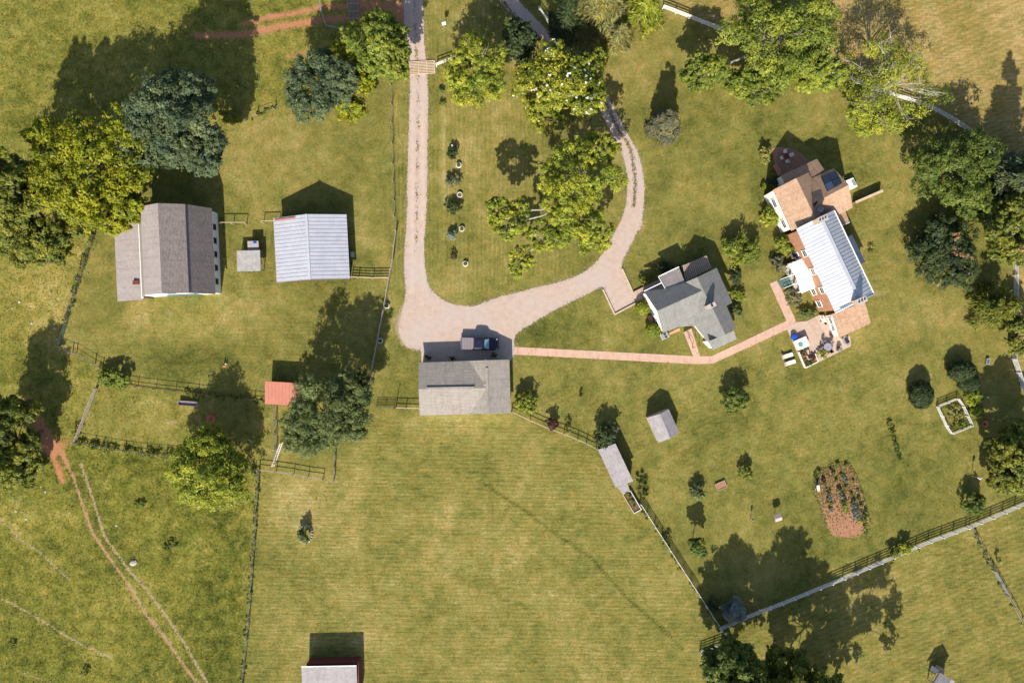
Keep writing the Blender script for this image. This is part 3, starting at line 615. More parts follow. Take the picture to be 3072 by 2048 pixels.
def shrub(label, x, y, rx, ry, h, pal, name='shrub', cat='shrub', group=None, leaf=0.14, dens=1.0, tight=False, rz=0.0, z0=0.0, stems=True, dpx=True):
    """a bush standing on the ground; x, y, rx, ry as it shows (overview pixels)"""
    SEED[0] += 1; rng = np.random.default_rng(SEED[0]); L = Leaves()
    hc = z0 + h * 0.5; c = np.array(WD(x, y, hc)); R = np.array([px_r(rx, hc), px_r(ry, hc), h * 0.52]); Rm = (R[0] + R[1]) / 2
    base = Vector((c[0], c[1], z0)); cz, sz = math.cos(rz), math.sin(rz)
    def rot(p): return np.stack([p[:, 0] * cz - p[:, 1] * sz, p[:, 0] * sz + p[:, 1] * cz, p[:, 2]], 1)
    area = 4 * math.pi * ((R[0] * R[1]) ** 1.6 + 2 * (Rm * R[2]) ** 1.6) ** (1 / 1.6) / 3 ** (1 / 1.6)
    if tight:
        n = int(min(9000, dens * area / (leaf * leaf * 0.8) * 2.2)); d = rand_dirs(n, rng, -0.75)
        az = np.arctan2(d[:, 1], d[:, 0]); lump = 1 + 0.05 * np.sin(5 * az + 3 * d[:, 2] * 4) + 0.04 * np.sin(9 * az - 5 * d[:, 2])
        p = c + rot(d * R * (rng.uniform(0.84, 1.02, n) * lump)[:, None]); N = rot(d / R * Rm) + rng.normal(0, 0.4, (n, 3)) + np.array([0, 0, .25])
        V, F = diamonds(p, N, leaf * rng.uniform(0.6, 1.3, n), rng, 0.6); L.add(V, F, np.clip(0.45 + rng.normal(0, 0.2, n), 0, 1))
    else:
        n = max(7, int(dens * 14 * (Rm / 0.8) ** 1.0)); d = rand_dirs(n, rng, -0.4); cr = rng.uniform(0.30, 0.48, n) * min(Rm, max(0.3, R[2] * 1.4))
        cl = c + rot(d * np.maximum(R - cr.mean() * 0.55, R * 0.4) * rng.uniform(0.62, 1.05, (n, 1)))
        k = np.clip((cr / leaf) ** 2 / 7.0, 0.5, 2.0)
        for i in range(n): clumps(L, rng, cl[i:i + 1], cr[i:i + 1], leaf, 6 * math.sqrt(k[i]), 13 * math.sqrt(k[i]), 0.85, 0.5)
    o = empty(name, base, label, cat, group)
    if stems:
        mb = MB()
        for i in range(5): limb(mb, np.array(base) - np.array([0, 0, .05]), c + rng.normal(0, 0.35, 3) * R * 0.8, 0.03 * max(h, .5), 0.01, rng, 4, 0.06, 2)
        mb.build('stem', M_bark, o, origin=base)
    put('foliage', L.mesh('foliage', PAL[pal], base), o, base); return o
def spiky(label, x, y, r, h, pal, name, cat, group=None, n=60, wid=0.10, base_z=0.0, off=None, N_px=False):
    """long narrow blades arching from one crown (yucca, tall grasses, lilies)"""
    SEED[0] += 1; rng = np.random.default_rng(SEED[0]); b = (W if N_px else WD)(x, y, h * 0.3); base = Vector((b.x, b.y, base_z)); R = r * S * (1 if N_px else DK)
    az = rng.uniform(0, 6.28, n); el = rng.uniform(0.2, 1.35, n); ln = R * rng.uniform(0.75, 1.15, n)
    d = np.stack([np.cos(az), np.sin(az), np.zeros(n)], 1); sd_ = np.stack([-d[:, 1], d[:, 0], np.zeros(n)], 1)
    hz = np.sin(el) * h * rng.uniform(.7, 1.1, n); B = np.array(base); p0 = B + d * 0.03
    p1 = B + d * (ln * np.cos(el) * 0.55)[:, None] + np.stack([0 * hz, 0 * hz, hz * 0.85], 1); p2 = B + d * (ln * (0.35 + 0.65 * np.cos(el)))[:, None] + np.stack([0 * hz, 0 * hz, hz * 0.72], 1)
    V = np.stack([p0, p1 + sd_ * wid / 2, p2, p1 - sd_ * wid / 2], 1).reshape(-1, 3) - B; F = np.arange(4 * n).reshape(n, 4)
    o = empty(name, base, label, cat, group)
    put('leaf_blades', mesh_np('leaf_blades', V, F, PAL[pal], np.repeat(np.clip(rng.normal(.5, .22, n), 0, 1), 4)), o, base)
    MB().cyl(base - Vector((0, 0, 0.02)), 0.06, 0.1, 8, 0.03).build('root_crown', M_bark, o); return o

# big trees, left and top of the frame
tree('large yellow-green tree overhanging the lean-to of the grey barn', [(205, 390, 134, 134, 16.5, 6), (265, 480, 66, 56, 10, 4), (125, 330, 58, 54, 14, 6)], 'yellow', leaf=0.28)
tree('dark green tree at left edge below the large yellow-green tree', [(70, 505, 108, 96, 14, 4), (20, 420, 72, 64, 19, 7), (110, 560, 58, 50, 9, 2.5)], 'olive', leaf=0.26)
tree('large blue-green tree behind the grey gambrel barn', [(385, 262, 112, 92, 17, 7), (440, 345, 74, 60, 13, 5), (318, 325, 66, 66, 14, 6), (430, 215, 66, 52, 15, 7)], 'blue', leaf=0.24, per=24, trunk=(440, 330))
conifer('small yellow-green conifer tucked against the large blue-green tree', 522, 270, 26, 5, 'olive')
tree('blue-green tree beside the lane, left of the bright green tree', [(737, 195, 80, 74, 11, 4)], 'blue', leaf=0.22, per=28)
tree('yellow-leaved tree squeezed between the blue-green tree and the bright green tree', [(832, 185, 30, 28, 8, 4), (785, 122, 36, 24, 8.5, 5), (808, 250, 34, 30, 7.5, 3), (765, 225, 16, 18, 7, 4)], 'yellow', leaf=0.28)
tree('bright green rounded tree beside the cattle guard on the lane', [(870, 105, 70, 76, 11.5, 4), (905, 150, 38, 34, 9, 4)], 'bright', leaf=0.24)
tree('pale lime tree with bare twigs on top beside the white gate fence', [(1100, 170, 72, 82, 10.5, 3.5)], 'lime', leaf=0.22, dens=0.75, bare=0.22, bark=M_palebark)
tree('small dull dark tree between the two-track lane and the lime tree', [(1193, 92, 40, 44, 7, 2.5)], 'dark', leaf=0.24)
tree('magnolia dotted with white flowers beside the curving drive', [(1283, 195, 98, 84, 10.5, 2.5), (1250, 262, 46, 34, 6, 1.0), (1345, 160, 44, 42, 9, 3)], 'magnolia', name='magnolia_tree', leaf=0.24, flowers=70)
for i, (x, y, r, h, lab) in enumerate([(1385, 15, 92, 14, 'tall pale feathery conifer at the top edge, largest of its clump'), (1475, 22, 66, 12, 'feathery conifer at the top edge just left of the white curved fence'),
        (1418, 92, 44, 9, 'feathery conifer with its lowest boughs over the lawn beside the magnolia'), (1300, 45, 50, 11, 'dark feathery conifer shading the two-track lane at the top')]):
    conifer(lab, x, y, r, h, 'dark' if i == 3 else ('feather' if i != 1 else 'lime'), group='feathery conifers at the top', leaf=0.46, droop=0.7, tip=0.12, dens=1.0, aspect=0.15)
conifer('lone grey-green conical conifer on the lawn, casting a long shadow', 1527, 288, 40, 8.0, 'grey', leaf=0.2, dens=3.2, tip=.34)
tree('open yellow-green tree with white limbs inside the drive loop', [(1335, 415, 92, 88, 12.5, 5), (1310, 505, 72, 60, 10.5, 4.5), (1170, 505, 48, 40, 9.5, 6.5), (1195, 600, 26, 40, 7.5, 5.5), (1255, 548, 52, 28, 8, 5.5), (1365, 535, 38, 48, 8.5, 4.5), (1140, 475, 26, 24, 9, 7), (1385, 345, 46, 40, 10.5, 5)], 'lime', name='sycamore_tree', leaf=0.23, dens=0.46, bare=0.16, tr=0.26, bark=M_palebark, trunk=(1300, 480))
tree('huge light green tree straddling the white curved fence at the top', [(1790, 85, 140, 100, 13.5, 4), (1620, 165, 52, 42, 9, 3.5), (1730, 195, 70, 38, 9, 3), (1880, 165, 56, 44, 10, 4)], 'bright', leaf=0.24, bare=0.05, bark=M_palebark)
tree('yellowing tree beside the huge light green tree on the fence line', [(1868, 178, 44, 38, 9.5, 4)], 'lime', leaf=0.28)
tree('thin-leaved tree with a mass of pale bare branches at the top right', [(2040, 195, 116, 104, 12, 4.5), (2010, 270, 70, 42, 8, 3.5)], 'lime', leaf=0.17, dens=0.55, bare=0.7, bark=M_palebark, per=18)
tree('wide rounded green tree at the right below the curved fence', [(2195, 385, 98, 88, 10, 2.0), (2230, 455, 56, 44, 7, 1.5)], 'green', leaf=0.23)
conifer('tall grey-green conifer at the right edge behind the wide rounded tree', 2345, 395, 90, 17, 'blue', base_px=(2282, 430), leaf=0.34, dens=1.0, droop=.4)
conifer('tall dark conifer beyond the right edge beside the curved fence', 2440, 420, 70, 18, 'dark', base_px=(2350, 440), leaf=0.36, dens=.8, droop=.4)
tree('dark green tree at the right edge shading the white fence', [(2322, 540, 60, 66, 9, 3), (2335, 480, 44, 40, 10, 4)], 'olive', leaf=0.28, dead=5)
tree('broad dark evergreen with dead brown twigs in its crown', [(2172, 580, 84, 74, 5.6, 0.4)], 'dark', name='evergreen_tree', leaf=0.22, dead=4, bare=0.06, bark=M_palebark)
conifer('drooping green conifer at the right edge below the white fence', 2290, 705, 66, 9, 'olive', leaf=0.34, droop=.6, dens=1.6, aspect=.2)
tree('green tree cut by the right edge above the white fence corner', [(2350, 770, 44, 40, 6, 1.5)], 'olive', leaf=0.24)
tree('yellow-green tree at the right edge above the long white fence', [(2340, 1050, 66, 84, 10, 1.5), (2300, 1100, 34, 30, 5, .8)], 'olive', leaf=0.28)
tree('tall dark leafy tree at bottom beside the white fence corner', [(1695, 1555, 78, 84, 13, 3), (1668, 1525, 52, 60, 10, 2)], 'green', leaf=0.26, trunk=(1660, 1470))
tree('tall green tree at bottom with bare twigs, right of the dark tree', [(1830, 1590, 78, 84, 16, 4), (1790, 1530, 44, 46, 10, 3)], 'olive', leaf=0.28, trunk=(1780, 1475), bare=0.12, bark=M_palebark)
tree('very tall tree below the frame, throwing its shadow over the lawn', [(1900, 1790, 110, 90, 21, 7)], 'olive', leaf=0.34, trunk=(1790, 1600), dens=.42)
tree('very tall tree below the frame, throwing its shadow on the right field', [(2030, 1760, 120, 90, 19, 6)], 'olive', leaf=0.34, trunk=(1890, 1590), dens=.42)
tree('small green tree at the bottom edge left of the playhouse', [(1900, 1590, 56, 36, 6, 1.5)], 'bright', leaf=0.26)
tree('yellow-green tree cut by the left edge beside the red clay track', [(30, 1010, 62, 104, 10.5, 1.5), (60, 1070, 34, 44, 6, 1.2)], 'olive', leaf=0.28, trunk=(95, 990))
tree('wide bushy green tree over the red-roofed shed', [(752, 950, 96, 84, 12, 3.5), (700, 985, 56, 52, 8.5, 2.5), (800, 900, 56, 50, 11, 4)], 'walnut', leaf=0.30, aspect=0.26)
tree('rounded yellow-green tree by the paddock fence, bottom left', [(480, 1078, 88, 86, 9.0, 1.0)], 'lime', name='mulberry_tree', leaf=0.24, aspect=0.4, dens=1.7)
conifer('round blue spruce at the corner of the white fences', 1687, 1402, 32, 5, 'spruce', name='spruce_tree', leaf=0.18, dens=3.0, droop=.3, tip=.35)

# ---------------------------------------------------------------- buildings
NOGRASS = []
def roof_face(parent, plane, pts, m, t=0.12, name='roof_slope', sub=None):
    P3 = [plane.at(*p) for p in pts]; return MB().slab(P3, t).build(name, m, parent)
def foot(p, h): 
    w = W(p[0], p[1], h); return (w.x, w.y)
def local(cpx, ang):
    """a frame on the ground at a pixel, turned by ang: (east, north, up) -> world"""
    o = W(*cpx); c, s = math.cos(ang), math.sin(ang)
    return lambda x, y, z=0.0: Vector((o.x + x * c - y * s, o.y + x * s + y * c, z))
def seam_slope(parent, E0, E1, R0, R1, n, m, t=0.05, seam=0.045, name='roof_panel'):
    """standing-seam or ribbed panels from eave E0-E1 up to ridge R0-R1; every panel is a piece of its own"""
    E0, E1, R0, R1 = map(Vector, (E0, E1, R0, R1)); step = (E1 - E0) / n; gap = step * 0.012
    nrm = (E1 - E0).cross(R0 - E0).normalized(); nrm = nrm if nrm.z > 0 else -nrm
    a, b, c, d = E0 + gap, E0 + step - gap, R0 + step - gap, R0 + gap
    mb = MB().slab([a, b, c, d], t)
    w = step.normalized() * 0.03
    s0, s1 = E0 + gap, R0 + gap
    q = [s0, s0 + w, s1 + w, s1]; mb.add([p + nrm * 0.002 for p in q] + [p + nrm * seam for p in q], [(0, 1, 2, 3), (4, 5, 6, 7), (0, 1, 5, 4), (1, 2, 6, 5), (2, 3, 7, 6), (3, 0, 4, 7)])
    me = mb.mesh(name, m, E0)
    for i in range(n): put(name, me, parent, E0 + step * i)
def wallbox(parent, pts, z0, z1, m, name='wall'):
    return MB().prism([(p[0], p[1]) for p in pts], z0, z1).build(name, m, parent)
def window(parent, c, wdir, w, h, nrm, frame=None, glass=None, shutters=False, name='window'):
    """a window standing on a vertical wall: frame, glass pane and bars, proud of the wall"""
    c, wdir, nrm = Vector(c), Vector(wdir).normalized(), Vector(nrm).normalized(); up = Vector((0, 0, 1)); M = Matrix((wdir, nrm, up)).transposed()
    mb = MB(); f = 0.09
    for s in (-1, 1):
        mb.box(c + wdir * s * (w / 2) + nrm * 0.04, (f, 0.10, h + f), M=M); mb.box(c + up * s * (h / 2) + nrm * 0.05, (w + f * 2.4, 0.14, f), M=M)
    mb.box(c + nrm * 0.03, (w, 0.05, 0.05), M=M)
    fr = mb.build(name, frame or M_white, parent)
    MB().box(c + nrm * 0.015, (w - 0.02, 0.03, h - 0.02), M=M).build('pane', glass or M_glass, fr)
    if shutters:
        for s in (-1, 1): MB().box(c + wdir * s * (w / 2 + 0.28) + nrm * 0.03, (0.42, 0.05, h), M=M).build('shutter', M_dark, fr)
    return fr
def chimney(parent, p, w, d, z0, z1, rz, m=None, cap=None, pots=2):
    ch = MB().box((p.x, p.y, (z0 + z1) / 2), (w, d, z1 - z0), rz).build('chimney', m or M_brick, parent)
    MB().box((p.x, p.y, z1 + 0.06), (w + 0.14, d + 0.14, 0.12), rz).build('chimney_cap', cap or M_stone, ch)
    for i in range(pots):
        o = Matrix.Rotation(rz, 3, 'Z') @ Vector(((i - (pots - 1) / 2) * w / (pots + 0.3), 0, 0))
        MB().lathe((p.x + o.x, p.y + o.y, z1 + 0.12), [(0.12, 0), (0.10, 0.22), (0.07, 0.22), (0.07, 0.02)], 12).build('flue', M_dark, ch)
    return ch

# --- grey gambrel barn with a lean-to
A1 = math.radians(2.6); L = local((557.7, 765.4), A1)
barn = empty('gambrel_barn', L(0, 0), 'tall gambrel barn with brown-grey shingles, white walls and a lean-to', 'barn')
hl = 6.7; he, hk, hr = 3.3, 7.4, 9.1; xe, xk = 5.75, 3.4
prof = [(-5.4, 0), (5.4, 0), (5.4, 3.4), (3.2, 7.2), (0, 8.85), (-3.2, 7.2), (-5.4, 3.4)]
n = len(prof); vs = [L(x, -6.45, z) for x, z in prof] + [L(x, 6.45, z) for x, z in prof]
MB().add(vs, [tuple(range(n)), tuple(range(2 * n - 1, n - 1, -1))] + [(i, (i + 1) % n, (i + 1) % n + n, i + n) for i in range(n)]).build('wall', M_white, barn)
def quadslab(a, b, c, d, m, parent, name='roof_slope', t=0.14, up=None):
    a, b, c, d = map(Vector, (a, b, c, d)); nn = (b - a).cross(d - a).normalized(); nn = nn if nn.z > 0 else -nn
    mb = MB(); lo = [p - nn * t for p in (a, b, c, d)]
    mb.add([a, b, c, d] + lo, [(0, 1, 2, 3), (7, 6, 5, 4), (0, 4, 5, 1), (1, 5, 6, 2), (2, 6, 7, 3), (3, 7, 4, 0)]); return mb.build(name, m, parent)
quadslab(L(xe, -hl, he), L(xe, hl, he), L(xk, hl, hk), L(xk, -hl, hk), M_barnshingle, barn)
quadslab(L(xk, -hl, hk + .01), L(xk, hl, hk + .01), L(0, hl, hr), L(0, -hl, hr), M_barnshingle, barn)
quadslab(L(-xk, -hl, hk + .01), L(-xk, hl, hk + .01), L(-.01, hl, hr), L(-.01, -hl, hr), M_leanshingle, barn)  # both west slopes take a paler shingle: their sunlit tone is in the colour
quadslab(L(-xe, -hl, he), L(-xe, hl, he), L(-xk, hl, hk), L(-xk, -hl, hk), M_leanshingle, barn)
quadslab(L(-xe - 0.25, -hl - .1, 2.96), L(-xe - 0.25, hl - 1.0, 2.96), L(-xe + .1, hl - 1.0, 3.12), L(-xe + .1, -hl - .1, 3.12), M_white, barn, 'flashing', .05)
MB().beam(L(xk + .03, -hl, hk + .03), L(xk + .03, hl, hk + .03), .16, .05).build('knee_trim', M_dark, barn)
lt = quadslab(L(-10.15, -hl - .35, 2.25), L(-10.15, 5.2, 2.25), L(-xe - .02, 5.2, 2.95), L(-xe - .02, -hl - .35, 2.95), M_leanshingle, barn, 'lean_to_roof')
wallbox(barn, [L(-9.9, -hl, 0), L(-5.45, -hl, 0), L(-5.45, 5.0, 0), L(-9.9, 5.0, 0)], 0, 2.15, M_darkwood, 'lean_to_wall')
MB().box(L(-6.75, -4.3, 2.95), (.95, .6, .34), A1).build('roof_vent', M_maroon, lt)
for i in range(5): window(barn, L(5.42, -4.6 + i * 2.15, 1.75), L(0, 1) - L(0, 0), .75, .8, L(1, 0) - L(0, 0), M_dark)
for s in (-1.3, 1.3): MB().box(L(s, -6.50, 1.6), (2.4, .10, 3.1), A1).build('barn_door', M_greenpaint, barn)
window(barn, L(0, -6.46, 6.2), L(1, 0) - L(0, 0), 1.0, 1.2, L(0, -1) - L(0, 0), M_greenpaint)
NOGRASS.append([(345, 600), (665, 600), (672, 892), (372, 902)])

# --- pale metal-roofed barn
A2 = math.radians(3.0); L = local((948, 751.5), A2)
mbarn = empty('metal_roof_barn', L(0, 0), 'low barn with a pale standing-seam metal roof beside the lane', 'barn')
xe, hl, he, hr = 5.75, 5.05, 2.7, 4.8
pr = [(-5.4, 0), (5.3, 0), (5.3, 2.75), (0, 4.62), (-5.4, 2.75)]; n = len(pr)
MB().add([L(x, -4.8, z) for x, z in pr] + [L(x, 4.8, z) for x, z in pr], [tuple(range(n)), tuple(range(2 * n - 1, n - 1, -1))] + [(i, (i + 1) % n, (i + 1) % n + n, i + n) for i in range(n)]).build('wall', M_darkwood, mbarn)
for sx in (-1, 1): seam_slope(mbarn, L(sx * xe, -hl, he), L(sx * xe, hl, he), L(sx * 0.02, -hl, hr), L(sx * 0.02, hl, hr), 17, M_barnmetal)
MB().beam(L(0, -hl, hr + .05), L(0, hl, hr + .05), .34, .05).build('ridge_cap', M_barnmetal, mbarn)
for sx in (-1, 1):
    for sy in (-1, 1): MB().beam(L(sx * xe, sy * 5.0, he - .16), L(0, sy * 5.0, hr - .16), .06, .2).build('barge_board', M_rust, mbarn)
MB().beam(L(-5.55, 4.72, 2.93), L(-1.9, 4.72, 4.26), .22, .01).build('rust_streak', M_rust, mbarn)
MB().box(L(5.9, -1.0, .45), (.5, .8, .9), A2).build('feed_box', M_stone, mbarn)
NOGRASS.append([(838, 655), (1052, 645), (1060, 842), (845, 855)])

# --- chicken coop: hen house and covered run
A3 = math.radians(1.0); L = local((758, 786), A3)
coop = empty('chicken_run', L(0, 0), 'small chicken run roofed with weathered grey plastic panels', 'coop')
for x in (-1.75, 0, 1.75):
    for y in (-1.55, 1.55): post('post', L(x, y), .09, 1.75, M_old, coop, A3)
for y in (-1.55, 0, 1.55): bar('roof_rail', L(-1.75, y, 1.78), L(1.75, y, 1.78), .07, .07, M_tan, coop)
for x in (-1.75, 1.75):
    for z in (.1, .9): bar('side_rail', L(x, -1.55, z), L(x, 1.55, z), .05, .08, M_old, coop)
rib = MB()
for i in range(9): rib.beam(Vector((-.44 + i * .11, -.83, .03)), Vector((-.44 + i * .11, .83, .03)), .05, .03)
rib.box((0, 0, 0), (.93, 1.68, .025)); rme = rib.mesh('corrugated_panel', M_greyrib)
for i in range(4):
    for j in range(2): put('corrugated_panel', rme, coop, L(-1.38 + .92 * i, -.8 + 1.6 * j, 1.86 + .02 * j + .006 * i), (math.radians(random.Random(i * 3 + j).uniform(-1.5, 1.5)), 0, A3))
hh = empty('hen_house', L(.62, 2.35), 'little red hen house with a grey lid behind the chicken run', 'hen house')
MB().box(L(.62, 2.35, .75), (1.5, 1.25, 1.1), A3).build('box', M_rust, hh)
for s in (-.6, .6):
    for t in (-.5, .5): post('leg', L(.62 + s, 2.35 + t), .08, .22, M_old, hh, A3)
quadslab(L(-.25, 1.6, 1.42), L(1.5, 1.6, 1.42), L(1.5, 3.15, 1.62), L(-.25, 3.15, 1.62), M_shedshingle, hh, 'lid', .05)
MB().box(L(.95, 2.9, 1.66), (.5, .28, .07), A3).build('blue_tray', M_blue, hh)
NOGRASS.append([(720, 725), (800, 725), (800, 822), (720, 822)])

# --- red-roofed shed under the tree
ZR = Zoom(760, 1100, 4.356); A4 = math.radians(-2.0)
rs = empty('red_roof_shed', W(850, 1178), 'shed with a red ribbed metal roof beneath the bushy tree', 'shed')
c0 = W(*ZR(150, 485), 2.1); c1 = W(899, 1217, 2.1); r0 = W(*ZR(150, 188), 2.55); r1 = W(899, 1148, 2.55)
seam_slope(rs, c0, c1, r0, r1, 10, M_redroof, .03, .03, 'roof_sheet')
ft = [c0 * .97 + c1 * .03, c1 * .97 + c0 * .03, r1 * .97 + r0 * .03, r0 * .97 + r1 * .03]
cen = sum(ft, Vector()) / 4
MB().prism([(cen.x + (p.x - cen.x) * .93, cen.y + (p.y - cen.y) * .93) for p in ft], 0, 2.02).build('wall', M_maroon, rs)
NOGRASS.append([(800, 1140), (900, 1145), (900, 1217), (800, 1212)])

# --- garage
ZGa = Zoom(1230, 960, 5.2265); A5 = math.radians(1.8)
gar = empty('garage', W(1394, 1160), 'garage with tan shingle cross-gable roof beside the pickup truck', 'garage')
e, r = 2.5, 3.75
NW, NE, SE, SW = W(*ZGa(135, 665), e), W(*ZGa(1557, 620), e), W(*ZGa(1580, 1455), e), W(*ZGa(152, 1497), e)
V1, V2 = W(*ZGa(930, 638), e), W(*ZGa(940, 1472), e)
RN, RS = W(*ZGa(1197, 628), r), W(*ZGa(1222, 1468), r)
J = W(*ZGa(1205, 1062), r); Wr = W(*ZGa(133, 1082), r)
for pts in ([NW, V1, J, Wr], [SW, Wr, J, V2]): MB().slab(pts, .13).build('roof_slope', M_garshingle, gar)
for pts in ([V1, RN, J], [V2, J, RS]): MB().slab([p + Vector((0, 0, .004)) for p in pts], .13).build('roof_slope', M_garshingle, gar)
MB().slab([RN + Vector((.01, 0, 0)), NE, SE, RS + Vector((.01, 0, 0))], .13).build('roof_slope', M_garshingle, gar)
cen = (NW + SE) / 2
def inset(p, k=.955): return (cen.x + (p.x - cen.x) * k, cen.y + (p.y - cen.y) * k)
wl = MB().prism([inset(p) for p in (NW, NE, SE, SW)], 0, 2.4)
gw = inset(Wr); wl.add([(*inset(NW), 2.4), (*inset(SW), 2.4), (gw[0], gw[1], 3.55)], [(0, 1, 2)])
for a, b, c in ((V1, NE, RN), (V2, SE, RS)):
    pa, pb, pc = inset(a), inset(b), inset(c); wl.add([(*pa, 2.4), (*pb, 2.4), (*pc, 3.55)], [(0, 1, 2)])
wl.build('wall', M_white, gar)
MB().beam(RN.lerp(RS, .14) + Vector((0, 0, .06)), RN.lerp(RS, .90) + Vector((0, 0, .06)), .42, .10).build('ridge_vent', M_garshingle, gar)
MB().beam(Wr.lerp(J, .12) + Vector((0, .1, .05)), Wr.lerp(J, .82) + Vector((0, .1, .05)), .34, .07).build('ridge_vent', M_garshingle, gar)
MB().beam(Wr.lerp(J, .12) + Vector((0, .32, -.03)), Wr.lerp(J, .82) + Vector((0, .32, -.03)), .08, .08).build('vent_shadow_strip', M_dark, gar)  # dark strip painted in for the shadow the ridge vent casts
nwp, nep = Vector((*inset(NW), 0)), Vector((*inset(NE), 0)); dn = (nep - nwp).normalized(); nn = Vector((-dn.y, dn.x, 0))
for i in range(3):
    c = nwp.lerp(nep, (.17, .43, .78)[i]) + nn * .04; MB().box(c + Vector((0, 0, 1.1)), (2.9, .07, 2.2), A5).build('garage_door', M_tan, gar)
MB().cyl(W(*ZGa(1170, 1012), 3.7) + Vector((0, 0, -.1)), .06, .4, 10).build('vent_pipe', M_white, gar)
tag(single('vent_lamp', MB().lathe(W(1457, 1080, 2.5), [(.05, -.3), (.12, -.1), (.14, 0.02), (.04, .1)], 12), M_white, 'small white lamp at the middle of the garage front eave', 'lamp'))
NOGRASS.append([(1258, 1084), (1534, 1076), (1536, 1240), (1260, 1248)])

# --- grey shingled cottage
cot = empty('cottage', W(2000, 925), 'white cottage with grey shingle cross-gables and one chimney', 'house')
e, r = 3.3, 5.6
AC = math.radians(26.3)
P_wN = Plane(ZC(595, 680, e), ZC(750, 910, r), ZC(1270, 672, r)); P_wS = Plane(ZC(820, 1165, e), ZC(750, 910, r), ZC(1270, 672, r))
rid = 5.75
P_eW = Plane(ZC(1218, 518, rid), ZC(1555, 1188, rid), ZC(1195, 1085, 2.75)); P_eE = Plane(ZC(1222, 518, rid), ZC(1558, 1188, rid), ZC(1450, 405, e + .3))
def face(par, pl, pts, m, t=.13, dz=0.0, nm='roof_slope'):
    return MB().slab([pl.at(*ZC(*p)) + Vector((0, 0, dz)) for p in pts], t).build(nm, m, par)
face(cot, P_wN, [(595, 680), (750, 910), (1275, 672), (1070, 580), (845, 650)], M_greyshingle)
face(cot, P_wS, [(750, 912), (820, 1165), (1010, 1095), (1215, 1085), (1400, 1010), (1275, 674)], M_greyshingle)
face(cot, P_eW, [(1075, 578), (1220, 516), (1557, 1190), (1355, 1283), (1195, 1085), (1200, 1000), (1275, 672)], M_greyshingle, dz=.012)
face(cot, P_eE, [(1221, 516), (1450, 405), (1635, 815), (1566, 850), (1676, 1106), (1559, 1190)], M_greyshingle)
P_s = Plane(ZC(1410, 1370, 2.5), ZC(1685, 1245, 2.5), ZC(1556, 1186, 4.6))
face(cot, P_s, [(1350, 1270), (1410, 1370), (1685, 1245), (1652, 1140), (1556, 1186)], M_greyshingle, dz=0)
P_d = Plane(ZC(765, 508, 3.1), ZC(1005, 393, 3.1), ZC(1075, 575, 4.0))
dr = face(cot, P_d, [(765, 508), (1005, 393), (1078, 576), (850, 652)], M_leanshingle, .16, nm='porch_roof')
P_p = Plane(ZC(1025, 1148, 2.7), ZC(1215, 1060, 2.7), ZC(1010, 1090, 3.0))
for a, b in (((765, 508), (1005, 393)), ((765, 508), (845, 650))): MB().beam(P_d.at(*ZC(*a)) + Vector((0, 0, .03)), P_d.at(*ZC(*b)) + Vector((0, 0, .03)), .12, .16).build('gutter', M_white, cot)
MB().beam(P_wN.at(*ZC(595, 680)) + Vector((0, 0, .03)), P_wN.at(*ZC(800, 582)) + Vector((0, 0, .03)), .12, .14).build('gutter', M_white, cot)
# walls under the roofs
def gpt(z, x, y, h): w = W(*z(x, y), h); return (w.x, w.y)
wm = MB(); w0 = [gpt(ZC, 615, 700, e), gpt(ZC, 1075, 590, e), gpt(ZC, 1200, 1010, e), gpt(ZC, 832, 1148, e)]
wm.prism(w0, 0, 3.1); g = gpt(ZC, 762, 905, r); wm.add([(*w0[0], 3.1), (*w0[3], 3.1), (g[0], g[1], 5.35)], [(0, 1, 2)])
w1 = [gpt(ZC, 1085, 590, e), gpt(ZC, 1440, 420, e), gpt(ZC, 1655, 1110, e), gpt(ZC, 1380, 1258, e), gpt(ZC, 1240, 1085, e)]
wm.prism(w1, 0, 2.55); g = gpt(ZC, 1222, 530, rid); wm.add([(*w1[0], 2.5), (*w1[1], 2.5), (*w1[1], 3.35), (g[0], g[1], 5.5), (*w1[0], 3.7)], [(0, 1, 2, 3, 4)])
q_ = [gpt(ZC, *p_, 4.0) for p_ in ((1100, 590), (1432, 432), (1640, 1105), (1480, 1210))]; wm.prism([q_[0], q_[1], q_[2], q_[3]], 0, 3.3)
g2 = gpt(ZC, 1548, 1180, rid); wm.add([(*w1[3], 2.5), (*w1[2], 2.5), (*w1[2], 3.3), (g2[0], g2[1], 5.5), (*w1[3], 3.0)], [(0, 1, 2, 3, 4)])
wm.build('wall', M_white, cot)
MB().prism([gpt(ZC, 1330, 1270, 2.4), gpt(ZC, 1640, 1150, 2.4), gpt(ZC, 1668, 1238, 2.4), gpt(ZC, 1408, 1352, 2.4)], 0, 2.35).build('rear_wall', M_white, cot)
pdk = MB().prism([gpt(ZC, 465, 690, .35), gpt(ZC, 790, 530, .35), gpt(ZC, 850, 640, .35), gpt(ZC, 520, 800, .35)], 0, .35).build('deck', M_deck, cot, AC)
